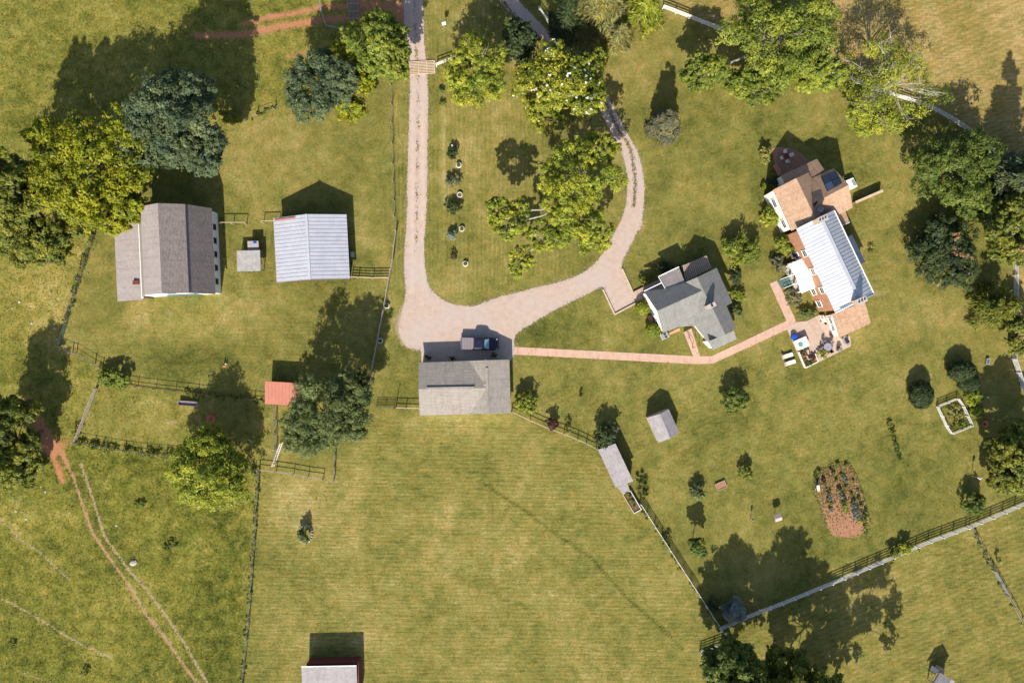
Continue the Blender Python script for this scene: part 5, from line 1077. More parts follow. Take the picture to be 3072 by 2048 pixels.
fence('wire_fence', 'wire fence dividing the lower right field from the right pasture', [(2913, 1582), (2940, 1632), (2963, 1680), (2982, 1712)], 2.5, [.5, 1.1], 1.25, M_old, M_wire, .12, .04, .05, keep=True)
fence('tube_gate', 'grey tube gate in the fence at the lower right', [(2982, 1712), (3003, 1748), (3023, 1786)], 2, [.2, .45, .7, .95, 1.2], 1.25, M_grey, M_grey, .07, .05, .05, keep=True, cat='gate')
fence('wire_fence', 'last stretch of old fence leaving the right edge below the gate', [(3023, 1786), (3041, 1819), (3072, 1876), (3100, 1930)], 2.5, [.5, 1.1], 1.25, M_old, M_old, .12, .05, .07, keep=True)
fence('pipe_fence', 'bent grey pipe fence beside the red clay track at the top', [(954, -20), (964, 40), (978, 80), (1020, 88), (1047, 92)], 2.5, [.55, 1.15], 1.2, M_grey, M_grey, .08, .06, .06, keep=True)
fence('wire_fence', 'three leaning posts with wire behind the large blue-green tree', [(735, 362), (769, 345), (822, 327)], 2.5, [1.1], 1.35, M_old, M_wire, .12, .03, .03, keep=True)
# pole beside the tube gate
p = W(1189, 1221); o = empty('gate_pole', p, 'tall slender pole beside the dark tube gate', 'pole'); MB().cyl(p, .07, 2.9, 10, .05).build('shaft', M_darkwood, o); MB().box(p + Vector((.12, 0, 2.86)), (.3, .08, .06)).build('arm', M_darkwood, o)
# cattle guards
cg = empty('cattle_guard', W(1270, 203), 'pale slatted cattle guard across the gravel lane', 'cattle guard')
a, b = W(1230, 187), W(1304, 183); c, d = W(1231, 224), W(1305, 220)
for i in range(9): bar('slat', a.lerp(c, i / 8) + Vector((0, 0, .10)), b.lerp(d, i / 8) + Vector((0, 0, .10)), .13, .12, M_tan, cg)
for t in (0, .35, .68, 1): bar('beam', a.lerp(b, t) + Vector((0, 0, .175)), c.lerp(d, t) + Vector((0, 0, .175)), .12, .05, M_tan, cg)
cg = empty('cattle_guard', W(1058, 28), 'dark slatted cattle guard on the red clay track', 'cattle guard')
a, b = W(1042, -14), W(1076, -14); c, d = W(1046, 62), W(1078, 62)
for i in range(9): bar('slat', a.lerp(b, i / 8) + Vector((0, 0, .10)), c.lerp(d, i / 8) + Vector((0, 0, .10)), .08, .12, M_old, cg)
for t in (.05, .35, .65, .95): bar('beam', a.lerp(c, t) + Vector((0, 0, .172)), b.lerp(d, t) + Vector((0, 0, .172)), .10, .05, M_old, cg)
# timber edging of the parking pad
pe = empty('parking_edging', W(1850, 880), 'timber edging round the gravel parking pad by the cottage', 'edging')
for p1, p2 in (((1808, 868), (1844, 943)), ((1844, 943), (1911, 907)), ((1866, 806), (1911, 905))): bar('timber', W(*p1) + Vector((0, 0, .12)), W(*p2) + Vector((0, 0, .12)), .22, .24, M_tan, pe)
# ladder on the ground beside the pen
ld_ = empty('ladder', W(834, 1362), 'white ladder lying across the weeds beside the pen', 'ladder')
a, b = W(849, 1326) + Vector((0, 0, .9)), W(819, 1399) + Vector((0, 0, .12)); sd = Vector((.22, .09, 0))
for s_ in (-1, 1): bar('side_rail', a + sd * s_, b + sd * s_, .07, .09, M_cream, ld_)
for i in range(13): t = (i + .5) / 13; bar('rung', a.lerp(b, t) - sd, a.lerp(b, t) + sd, .07, .05, M_cream, ld_)

ORD = ['uppermost', 'second', 'third', 'fourth', 'fifth', 'sixth', 'seventh', 'eighth', 'ninth', 'tenth', 'eleventh', 'twelfth', 'thirteenth', 'fourteenth', 'fifteenth']
def nth(i, what, where): return ORD[i] + ' ' + what + (' ' if i == 0 else ' from the top ') + where
# ---------------------------------------------------------------- pickup truck
M_navy = mat('navy_car_paint', (0.012, 0.015, 0.035), (0.010, 0.012, 0.028), 1.0, 0.22, 0.3, 0.0, 0.6)
M_ton = mat('tonneau_vinyl', (0.20, 0.165, 0.18), (0.165, 0.14, 0.15), 2.0, 0.5, 0.0, 0.05)
M_shield = mat('windscreen_glass', (0.13, 0.22, 0.31), (0.11, 0.19, 0.27), 1.0, 0.08, 0.0, 0.0, 0.8)
M_tyre = mat('tyre_rubber', (0.02, 0.02, 0.02), (0.012, 0.012, 0.012), 4.0, 0.9)
M_chrome = mat('chrome', (0.6, 0.6, 0.62), (0.5, 0.5, 0.52), 2.0, 0.15, 0.9, 0.0)
M_lamp = mat('lamp_lens', (0.55, 0.56, 0.58), (0.45, 0.46, 0.48), 2.0, 0.1)
M_redlamp = mat('tail_lamp', (0.35, 0.02, 0.02), (0.3, 0.015, 0.015), 2.0, 0.2)
M_rib = mat('roof_rib_shine', (0.06, 0.07, 0.11), (0.05, 0.06, 0.09), 2, .3, .5, 0)  # lighter than the cab paint: the roof's shine is put into this colour
AT = math.radians(-1.2); T = local((1440, 1031), AT)
trk = empty('pickup_truck', T(0, 0), 'dark navy pickup truck with a grey bed cover parked before the garage', 'truck')
def loft(st, m, name, parent, smooth=False):
    """closed shell through cross-sections: (x, half width low, half width high, z low, z high, chamfer)"""
    mb = MB(); k = 8
    for (x, wl, wh, z0, z1, c) in st:
        mb.v += [tuple(T(x, y, z)) for y, z in ((-wl, z0), (wl, z0), (wl, z0 + (z1 - z0) * .55), (wh + (wl - wh) * .25, z1 - c), (wh - c, z1), (-wh + c, z1), (-wh - (wl - wh) * .25, z1 - c), (-wl, z0 + (z1 - z0) * .55))]
    for i in range(len(st) - 1):
        for j in range(k): mb.f.append((i * k + j, i * k + (j + 1) % k, (i + 1) * k + (j + 1) % k, (i + 1) * k + j))
    mb.f.append(tuple(range(k))); e_ = (len(st) - 1) * k; mb.f.append(tuple(range(e_ + k - 1, e_ - 1, -1)))
    return mb.build(name, m, parent, smooth=smooth)
body = loft([(-2.92, .92, .90, .45, 1.02, .05), (-2.85, .98, .94, .42, 1.06, .06), (-.85, 1.0, .95, .42, 1.06, .06), (.9, 1.0, .95, .42, 1.06, .06), (1.55, .99, .92, .42, 1.08, .08), (2.45, .96, .86, .44, 1.00, .10), (2.80, .86, .72, .48, .90, .12), (2.93, .70, .58, .52, .78, .1)], M_navy, 'body', trk)
cab = loft([(-.95, .93, .76, 1.05, 1.45, .06), (-.80, .92, .74, 1.05, 1.83, .08), (-.2, .92, .74, 1.05, 1.88, .08), (.55, .92, .72, 1.05, 1.84, .08), (.85, .92, .72, 1.05, 1.70, .08), (1.45, .92, .80, 1.04, 1.13, .03)], M_navy, 'cab', trk)
for i in range(6): MB().box(T(-.12, -.55 + .22 * i, 1.885), (1.25, .05, .025), AT).build('roof_rib', M_rib, cab)
quadslab(T(.80, -.70, 1.765), T(.80, .70, 1.765), T(1.48, .80, 1.150), T(1.48, -.80, 1.150), M_shield, cab, 'windscreen', .03)
quadslab(T(-.86, -.66, 1.80), T(-.86, .66, 1.80), T(-1.0, .72, 1.30), T(-1.0, -.72, 1.30), M_glass, cab, 'rear_window', .03)
for s_ in (-1, 1):
    for x0, x1 in ((-.72, -.05), (.05, .75)): quadslab(T(x0, s_ * .80, 1.74), T(x1, s_ * .80, 1.74), T(x1 + (.25 if x1 > .5 else 0), s_ * .945, 1.16), T(x0, s_ * .945, 1.16), M_glass, cab, 'side_window', .03)
    mi = MB().box(T(1.02, s_ * 1.10, 1.22), (.14, .24, .18), AT).build('mirror', M_dark, cab)
    for x in (-1.85, 1.85):
        wv = MB().tube([T(x, s_ * .72, .38), T(x, s_ * 1.0, .38)], [.385, .385], 20).build('wheel', M_tyre, trk); MB().tube([T(x, s_ * 1.0, .38), T(x, s_ * 1.015, .38)], [.23, .2], 14).build('rim', M_chrome, wv)
    MB().box(T(2.62, s_ * .72, .84), (.34, .22, .10), AT).build('headlight', M_lamp, body); MB().box(T(-2.93, s_ * .84, .86), (.05, .14, .32), AT).build('tail_light', M_redlamp, body)
for i in range(4): MB().box(T(-2.62 + .46 * i, 0, 1.105), (.445, 1.72, .05), AT).build('tonneau_panel', M_ton, body)
for s_ in (-1, 1): MB().box(T(-1.93, s_ * .90, 1.10), (1.95, .07, .06), AT).build('bed_rail', M_ton, body)
hd = loft([(1.50, .82, .78, 1.06, 1.115, .02), (2.1, .80, .74, 1.04, 1.10, .03), (2.62, .72, .62, .96, 1.0, .02)], M_navy, 'hood', trk)
for y in (-.42, -.14, .14, .42): MB().beam(T(1.58, y, 1.122), T(2.5, y * .8, 1.03), .05, .03).build('hood_crease', M_navy, hd)
MB().box(T(2.95, 0, .55), (.12, 1.7, .22), AT).build('bumper', M_dark, trk); MB().box(T(-3.0, 0, .55), (.16, 1.8, .2), AT).build('bumper', M_chrome, trk)
MB().box(T(-3.14, 0, .5), (.2, .08, .08), AT).build('tow_hitch', M_chrome, trk)

# ---------------------------------------------------------------- patio things
def chair(label, p, rz, m, group, z=0.0):
    o = empty('patio_chair', (p.x, p.y, z), label, 'chair', group); R = Matrix.Rotation(rz, 3, 'Z'); q = lambda x, y, h: Vector((p.x, p.y, z)) + R @ Vector((x, y, h))
    MB().box(q(0, 0, .43), (.5, .5, .06), rz).build('seat', m, o); MB().box(q(0, -.25, .72), (.5, .06, .52), rz).build('backrest', m, o)
    for x in (-.21, .21):
        for y in (-.21, .21): MB().box(q(x, y, .21), (.04, .04, .42), rz).build('leg', M_dark, o)
        MB().box(q(x * 1.2, 0, .62), (.06, .48, .04), rz).build('armrest', m, o)
    return o
def round_table(label, p, r, m, z=0.0, h=.72):
    o = empty('patio_table', (p.x, p.y, z), label, 'table'); MB().lathe((p.x, p.y, z + h), [(r, 0), (r, .035), (r - .03, .045)], 28).build('table_top', m, o)
    for k in range(4):
        a = k * math.pi / 2 + .4; MB().tube([(p.x + r * .7 * math.cos(a), p.y + r * .7 * math.sin(a), z), (p.x + r * .5 * math.cos(a), p.y + r * .5 * math.sin(a), z + h)], [.025, .025], 6).build('leg', M_dark, o)
    MB().cyl((p.x, p.y, z + h + .04), .05, .04, 10).build('umbrella_hole_cap', M_dark, o); return o
p = W(*ZA(570, 365), .75); round_table('small dark round table on the shaded brick terrace', p, .48, M_maroon, .056)
for (x, y, a, lab) in ((548, 285, 180, 'white chair at the upper side of the terrace table'), (640, 342, 100, 'white chair on the right of the terrace table'), (580, 438, 10, 'white chair at the lower side of the terrace table'), (500, 385, -80, 'white chair on the left of the terrace table')):
    chair(lab, W(*ZA(x, y), .5), math.radians(a + 10), M_cream, 'white chairs round the terrace table', .056)
M_mauve = mat('mauve_glass_top', (0.26, 0.24, 0.29), (0.21, 0.195, 0.24), 2.0, 0.15, 0, 0, .6)
p = W(*ZP(1165, 1000), .75); round_table('round grey-mauve glass table on the beige patio', p, .64, M_mauve, .042)
for (x, y, a, lab) in ((1085, 900, 215, 'metal chair at the upper left of the round patio table'), (1245, 905, 150, 'metal chair at the upper right of the round patio table'), (1045, 1035, -70, 'metal chair at the left of the round patio table'), (1232, 1085, 35, 'dark chair at the lower right of the round patio table')):
    chair(lab, W(*ZP(x, y), .5), math.radians(a), M_dark if a == 35 else M_ton, 'metal chairs round the patio table', .042)
def quadpx(z, pts, h): return [gpt(z, *p, h) for p in pts]
tub = empty('hot_tub', W(*ZP(615, 925)), 'square white-topped tub with a round green disc on it', 'hot tub')
MB().prism(quadpx(ZP, [(452, 882), (695, 782), (770, 970), (540, 1065)], .8), .04, .8).build('cabinet', M_cream, tub); MB().prism(quadpx(ZP, [(445, 875), (697, 770), (782, 975), (535, 1077)], .9), .803, .92).build('cover', M_cream, tub)
c = W(*ZP(583, 950), .95); M_green = mat('green_plastic', (0.10, 0.28, 0.20), (0.08, 0.22, 0.16), 2, .5); MB().lathe((c.x, c.y, .923), [(.36, 0), (.37, .06), (.33, .08), (.30, .05), (.05, .05)], 24).build('green_disc', M_green, tub)
c = W(*ZP(448, 795), .6); o = empty('blue_tub', (c.x, c.y, .04), 'bright blue round plastic tub beside the white-topped tub', 'tub'); MB().lathe((c.x, c.y, .04), [(.38, 0), (.43, .5), (.46, .62), (.44, .66), (.10, .70)], 24).build('barrel', M_blue, o); MB().lathe((c.x, c.y, .60), [(.45, 0), (.49, .02), (.49, .07), (.45, .07)], 24, True).build('rim', M_blue, o)
pl = empty('raised_planter', W(*ZP(760, 1230)), 'U-shaped raised brick planter full of flowers at the patio corner', 'planter')
def wallrun(z, pts, h, w, m, parent, nm):
    for a, b in zip(pts[:-1], pts[1:]):
        A_, B_ = W(*z(*a), h), W(*z(*b), h); A_.z = B_.z = h / 2 + .02; MB().beam(A_, B_, w, h).build(nm, m, parent)
wallrun(ZP, [(545, 1110), (690, 1450), (960, 1315), (900, 1150)], .55, .16, M_cream, pl, 'outer_wall'); wallrun(ZP, [(680, 1120), (755, 1275), (900, 1215)], .55, .16, M_tan, pl, 'inner_wall')
MB().prism(quadpx(ZP, [(565, 1120), (680, 1125), (755, 1280), (900, 1225), (935, 1310), (700, 1430)], .4), .045, .42).build('soil', M_soil, pl)
cnt = {}
for (x, y, s_, pal) in sorted(((620, 1140, .5, 'walnut'), (660, 1200, .4, 'flower'), (665, 1270, .45, 'variegated'), (700, 1330, .5, 'green'), (770, 1330, .4, 'walnut'), (850, 1290, .5, 'olive'), (895, 1260, .35, 'flower'), (700, 1180, .3, 'flower'), (800, 1370, .35, 'green'), (730, 1395, .4, 'walnut')), key=lambda q_: q_[1]):
    n_, d_ = ZP(x, y); nm = {'flower': 'orange flowering plant', 'variegated': 'yellow leafed plant', 'green': 'deep green plant', 'olive': 'olive green plant'}.get(pal, 'dull green plant'); k_ = cnt.get('p' + nm, 0); cnt['p' + nm] = k_ + 1; shrub(nth(k_, nm, 'in the raised brick planter'), n_ / DK, d_ / DK, s_ * 8, s_ * 8, .5, pal, 'planter_plant', 'plant', 'plants in the raised planter', .09, z0=.42)
for i in range(3): n_, d_ = ZP(620 + 55 * i, 1075 - 22 * i); shrub(('left', 'middle', 'right')[i] + ' one of three green herbs below the white-topped tub', n_ / DK, d_ / DK, 4.5, 3.8, .5, 'walnut', 'herb_plant', 'plant', 'herbs beside the tub', .09, z0=.04)
gr = empty('grill', W(*ZP(1570, 860)), 'grey barbecue grill with a dark lid at the patio edge', 'grill'); AG = math.radians(-64)
c = W(*ZP(1572, 865), .9); Gq = lambda x, y, z: Vector((c.x + x * math.cos(AG) - y * math.sin(AG), c.y + x * math.sin(AG) + y * math.cos(AG), z))
MB().box(Gq(0, 0, .42), (1.0, .5, .76), AG).build('cart', M_grey, gr); MB().box(Gq(0.05, 0, .98), (.72, .48, .3), AG).build('lid', M_dark, gr)
for s_ in (-.62, .62): MB().box(Gq(s_, 0, .84), (.34, .44, .04), AG).build('side_shelf', M_grey, gr)
MB().box(Gq(.05, -.28, .98), (.5, .04, .04), AG).build('handle', M_chrome, gr)
for (x, y, lab) in ((305, 1190, 'upper of the two pale sun loungers on the grass by the patio'), (362, 1338, 'lower of the two pale sun loungers on the grass by the patio')):
    o = empty('sun_lounger', W(*ZP(x, y)), lab, 'sun lounger', 'sun loungers'); c = W(*ZP(x, y), .4); a_ = math.radians(18); q = lambda X, Y, z: Vector((c.x + X * math.cos(a_) - Y * math.sin(a_), c.y + X * math.sin(a_) + Y * math.cos(a_), z))
    MB().box(q(.25, 0, .36), (1.3, .62, .08), a_).build('seat_pad', M_cream, o); quadslab(q(-.38, -.31, .40), q(-.38, .31, .40), q(-1.0, .31, .72), q(-1.0, -.31, .72), M_cream, o, 'backrest', .07)
    for X in (-.5, .8):
        for Y in (-.26, .26): MB().box(q(X, Y, .16), (.05, .05, .32), a_).build('leg', M_white, o)
    MB().box(q(-.97, 0, .73), (.1, .5, .06), a_).build('headrest', M_old, o)
o = empty('bench', W(*ZP(1075, 400)), 'small pale bench with a cushion against the white house wall', 'bench'); c = W(*ZP(1050, 400), .45); MB().box((c.x, c.y, .45), (.5, 1.2, .08), AH).build('seat', M_cream, o); MB().box((c.x + .22, c.y, .7), (.08, 1.2, .5), AH).build('backrest', M_cream, o)
for y in (-.5, .5): MB().box((c.x, c.y + y, .22), (.4, .06, .4), AH).build('leg', M_cream, o)
MB().box((c.x, c.y + .25, .54), (.36, .4, .1), AH).build('cushion', M_terra, o)
o = empty('dustbin', W(*ZP(1420, 1060)), 'grey bin beside the yellow bush at the patio edge', 'bin'); c = W(*ZP(1420, 1065), .8); MB().lathe((c.x, c.y, .04), [(.26, 0), (.30, .8), (.33, .82), (.30, .95), (.1, 1.0)], 16).build('body', M_ton, o)
for i, (x, y) in enumerate(((1025, 300), (1225, 750), (1110, 505))):
    o = empty('flower_pot', W(*ZP(x, y)), ('dark red plant pot at the corner of the white house wall', 'yellow plant pot below the white house wall', 'small pale pot on the open beige patio')[i], 'pot'); c = W(*ZP(x, y), .3); MB().lathe((c.x, c.y, .04), [(.13, 0), (.19, .3), (.21, .34), (.17, .34), (.15, .28)], 14).build('pot', (M_maroon, M_terra, M_cream)[i], o); MB().lathe((c.x, c.y, .36), [(.12, 0), (.2, .12), (.08, .25)], 10).build('plant', PAL[('red', 'variegated', 'green')[i]], o)

# ---------------------------------------------------------------- planters, troughs, bird houses and other small things
def ring_planter(px, lab, full, r=.42, h=.42, group='white ring planters'):
    c = W(*px, h); o = empty('ring_planter', (c.x, c.y, 0), lab, 'planter', group); MB().lathe((c.x, c.y, 0), [(r, 0), (r + .02, h), (r - .06, h + .02), (r - .08, h - .1), (r - .08, .02)], 26, True).build('tub', M_fence, o); MB().cyl((c.x, c.y, .02), r - .085, h - .12, 20).build('soil', M_soil, o)
    if full: shrub_at(o, c, r * .8, h, full)
def shrub_at(o, c, r, z, pal):
    SEED[0] += 1; rng = np.random.default_rng(SEED[0]); L_ = Leaves(); clumps(L_, rng, np.array([[c.x, c.y, z + .05]]), np.array([r * .8]), .09, 8, 16); put('plant', L_.mesh('plant', PAL[pal], c), o, c)
for px, lab, f_ in (((1376, 495), 'white ring planter uppermost of the row beside the lane', 'green'), ((1379, 584), 'white ring planter with bare dark soil in the row beside the lane', None), ((1385, 686), 'white ring planter with lime plant, third in the row beside the lane', 'lime'), ((1396, 791), 'white ring planter lowest of the row beside the lane', 'bright'),
        ((1160, 917), 'pale ring planter on the lane side of the rail fence', 'green'), ((1140, 1022), 'pale ring planter in the tree shade along the rail fence', None), ((334, 679), 'upper of the white ring planters at the lean-to corner', 'lime'), ((331, 697), 'lower left white ring planter at the lean-to corner', None), ((343, 697), 'lower right white ring planter tucked under the lean-to roof', None)):
    ring_planter(px, lab, f_, .42 if px[0] > 1000 else .46)
o = empty('garden_statue', W(1356, 436), 'small white garden figure on a plinth above the planter row', 'statue'); c = W(1356, 436, .7); MB().lathe((c.x, c.y, 0), [(.2, 0), (.2, .15), (.14, .18), (.16, .4), (.12, .6), (.06, .68)], 14).build('figure', M_white, o); MB().lathe((c.x, c.y, .68), [(.05, 0), (.11, .08), (.10, .18), (.03, .24)], 14).build('head', M_white, o)
o = empty('feed_trough', W(568, 1209), 'long narrow dark trough on the paddock grass', 'trough'); c = W(568, 1209, .5); tq = local((568, 1209), math.radians(-4))
MB().prism([tuple(tq(x, y))[:2] for x, y in ((-1.5, -.36), (1.5, -.36), (1.5, .36), (-1.5, .36))], .25, .33).build('base', M_ton, o)
for y in (-.36, .36): MB().beam(tq(-1.55, y, .45), tq(1.55, y, .45), .06, .4).build('side_board', M_ton, o)
for x in (-1.52, 1.52): MB().beam(tq(x, -.33, .45), tq(x, .33, .45), .06, .4).build('end_board', M_grey, o)
for x in (-1.2, 1.2): MB().beam(tq(x, -.3, .12), tq(x, .3, .12), .1, .24).build('leg', M_darkwood, o)
o = empty('fire_ring', W(634, 1256), 'round rusty red lid lying in the tree shade of the paddock', 'lid'); MB().lathe(W(634, 1256), [(.78, .0), (.80, .12), (.74, .16), (.3, .22), (.05, .23)], 28).build('disc', M_rust, o); MB().lathe(W(634, 1256) + Vector((0, 0, .22)), [(.10, 0), (.10, .08)], 10).build('knob', M_dark, o)
o = empty('hydrant', W(674, 1094), 'short brown hydrant post with white pipe on the lawn', 'hydrant'); c = W(674, 1093); MB().box(c + Vector((0, 0, .45)), (.2, .2, .9)).build('post', M_maroon, o); MB().lathe(c + Vector((.32, .1, 0)), [(.12, 0), (.12, .5), (.09, .58), (.02, .6)], 14).build('pipe', M_white, o); MB().box(c + Vector((-.02, -.3, .06)), (.5, .25, .12)).build('brick_base', M_terra, o); MB().tube([c + Vector((.32, .1, .6)), c + Vector((.32, .1, .9))], [.02, .02], 6).build('handle', M_dark, o)
def bird_house(px, lab, h, m, sz=(.5, .4)):
    c = W(*px); o = empty('bird_house', c, lab, 'bird house'); MB().cyl(c, .04, h, 8).build('pole', M_old, o); MB().box(c + Vector((0, 0, h + .2)), (sz[0], sz[1], .4), .3).build('box', m, o)
    R_ = Matrix.Rotation(.3, 3, 'Z'); v = lambda x, y, z: c + R_ @ Vector((x, y, 0)) + Vector((0, 0, h + z))
    for s_ in (-1, 1): quadslab(v(-sz[0] * .62, s_ * sz[1] * .75, .36), v(sz[0] * .62, s_ * sz[1] * .75, .36), v(sz[0] * .62, s_ * .005, .66), v(-sz[0] * .62, s_ * .005, .66), m, o, 'roof_slope', .03)
bird_house((1334, 84), 'white bird house on a pole beside the lane at the top', 1.5, M_white); bird_house((2323, 1545), 'pinkish box bird house on a post near the tree shadow', 1.3, mat('pink_grey_boards', (.42, .32, .31), (.3, .23, .22), 3), (.9, .75)); bird_house((2251, 1553), 'slim feeder post on the lawn left of the pinkish bird house', 1.0, M_old, (.22, .2)); bird_house((2914, 1426), 'thin feeder pole by the round bush at the right', 1.9, M_white, (.3, .25))
o = empty('stone_trough', W(2960, 1084), 'small rectangular grey stone trough on the right lawn', 'trough'); q0 = local((2960, 1084), math.radians(-8)); MB().box(q0(0, 0, .22), (.55, .95, .4), math.radians(-8)).build('rim', M_stone, o); MB().box(q0(0, 0, .424), (.4, .78, .02), math.radians(-8)).build('water', M_blueglass, o)
o = empty('terracotta_bowl', W(2953, 1271), 'big orange terracotta bowl near the fenced flower bed', 'pot'); c = W(2953, 1271); MB().lathe(c, [(.25, 0), (.5, .22), (.54, .30), (.47, .30), (.25, .1)], 24).build('bowl', M_terra, o); MB().lathe(c + Vector((0, 0, .05)), [(.3, 0), (.32, .06)], 16).build('soil', M_soil, o)
o = empty('blue_bucket', W(2184, 1908), 'blue bucket behind the white fence corner, in shade', 'bucket'); c = W(2184, 1908); MB().lathe(c, [(.22, 0), (.3, .5), (.32, .52), (.27, .5), (.2, .06)], 18).build('pail', M_blue, o); MB().tube([c + Vector((-.28, 0, .5)), c + Vector((0, .1, .75)), c + Vector((.28, 0, .5))], [.012] * 3, 5).build('handle', M_grey, o)
o = empty('white_pot', W(2179, 1898), 'round white lidded pot beside the blue bucket, in shade', 'pot'); c = W(2178, 1899); MB().lathe(c, [(.18, 0), (.22, .4), (.2, .46), (.05, .5)], 16).build('body', M_white, o); MB().lathe(c + Vector((0, 0, .5)), [(.04, 0), (.05, .06)], 8).build('knob', M_white, o)
o = empty('compost_box', W(2162, 1455), 'low brick-red raised box on the lawn among small bushes', 'box'); q0 = local((2162, 1455), math.radians(24)); MB().box(q0(0, 0, .12), (1.5, 1.0, .2), math.radians(24)).build('soil', M_redsoil, o)
for a_, b_ in (((-.8, -.55), (.8, -.55)), ((-.8, .55), (.8, .55)), ((-.8, -.55), (-.8, .55)), ((.8, -.55), (.8, .55))): MB().beam(q0(*a_, .16), q0(*b_, .16), .09, .3).build('board', M_old, o)
o = empty('round_bed', W(917, 1600), 'stone-ringed bed with one shrub on the mown field', 'flower bed'); c = W(917, 1600)
stone_me = MB().lathe((0, 0, 0), [(.16, 0), (.2, .12), (.12, .22)], 7).mesh('stone', M_stone)
for i in range(20): a_ = i * 2 * math.pi / 20; put('stone', stone_me, o, c + Vector((1.05 * math.cos(a_), 1.45 * math.sin(a_), 0)), (0, 0, a_), (1, .8 + .2 * math.sin(i * 3), 1))
for k, (x, y) in enumerate([(400, 1688)] + sorted([(172, 1018), (93, 918), (150, 880), (58, 905), (36, 925), (122, 1460), (136, 1475), (348, 1575), (95, 970), (165, 985), (48, 1532), (78, 1556)], key=lambda q_: q_[1])):
    r_ = random.Random(k); c = W(x, y); s_ = .55 if k == 0 else r_.uniform(.12, .26); o = empty('field_stone', c, nth(k - 1, 'small pale stone', 'lying in the left pasture') if k else 'largest pale rock, in the meadow right of the red track', 'rock', 'pale stones in the pasture')
    mb = MB().lathe(c - Vector((0, 0, .05)), [(s_ * .8, 0), (s_, s_ * .3), (s_ * .7, s_ * .6), (s_ * .2, s_ * .7)], 8); mb.v = [(a_ + r_.uniform(-.2, .2) * s_, b_ + r_.uniform(-.2, .2) * s_, c_) for a_, b_, c_ in mb.v]; mb.build('stone', mat('pale_rock', (.42, .38, .31), (.26, .23, .19), 4), o)
o = empty('fallen_branch', W(430, 1746), 'bare white branch lying in the meadow', 'branch'); MB().tube([W(418, 1750) + Vector((0, 0, .06)), W(430, 1748) + Vector((0, 0, .12)), W(434, 1743) + Vector((0, 0, .15))], [.05, .04, .02], 6).build('stick', M_palebark, o); MB().tube([W(426, 1749) + Vector((0, 0, .08)), W(433, 1740) + Vector((0, 0, .2))], [.03, .012], 5).build('twig', M_palebark, o)

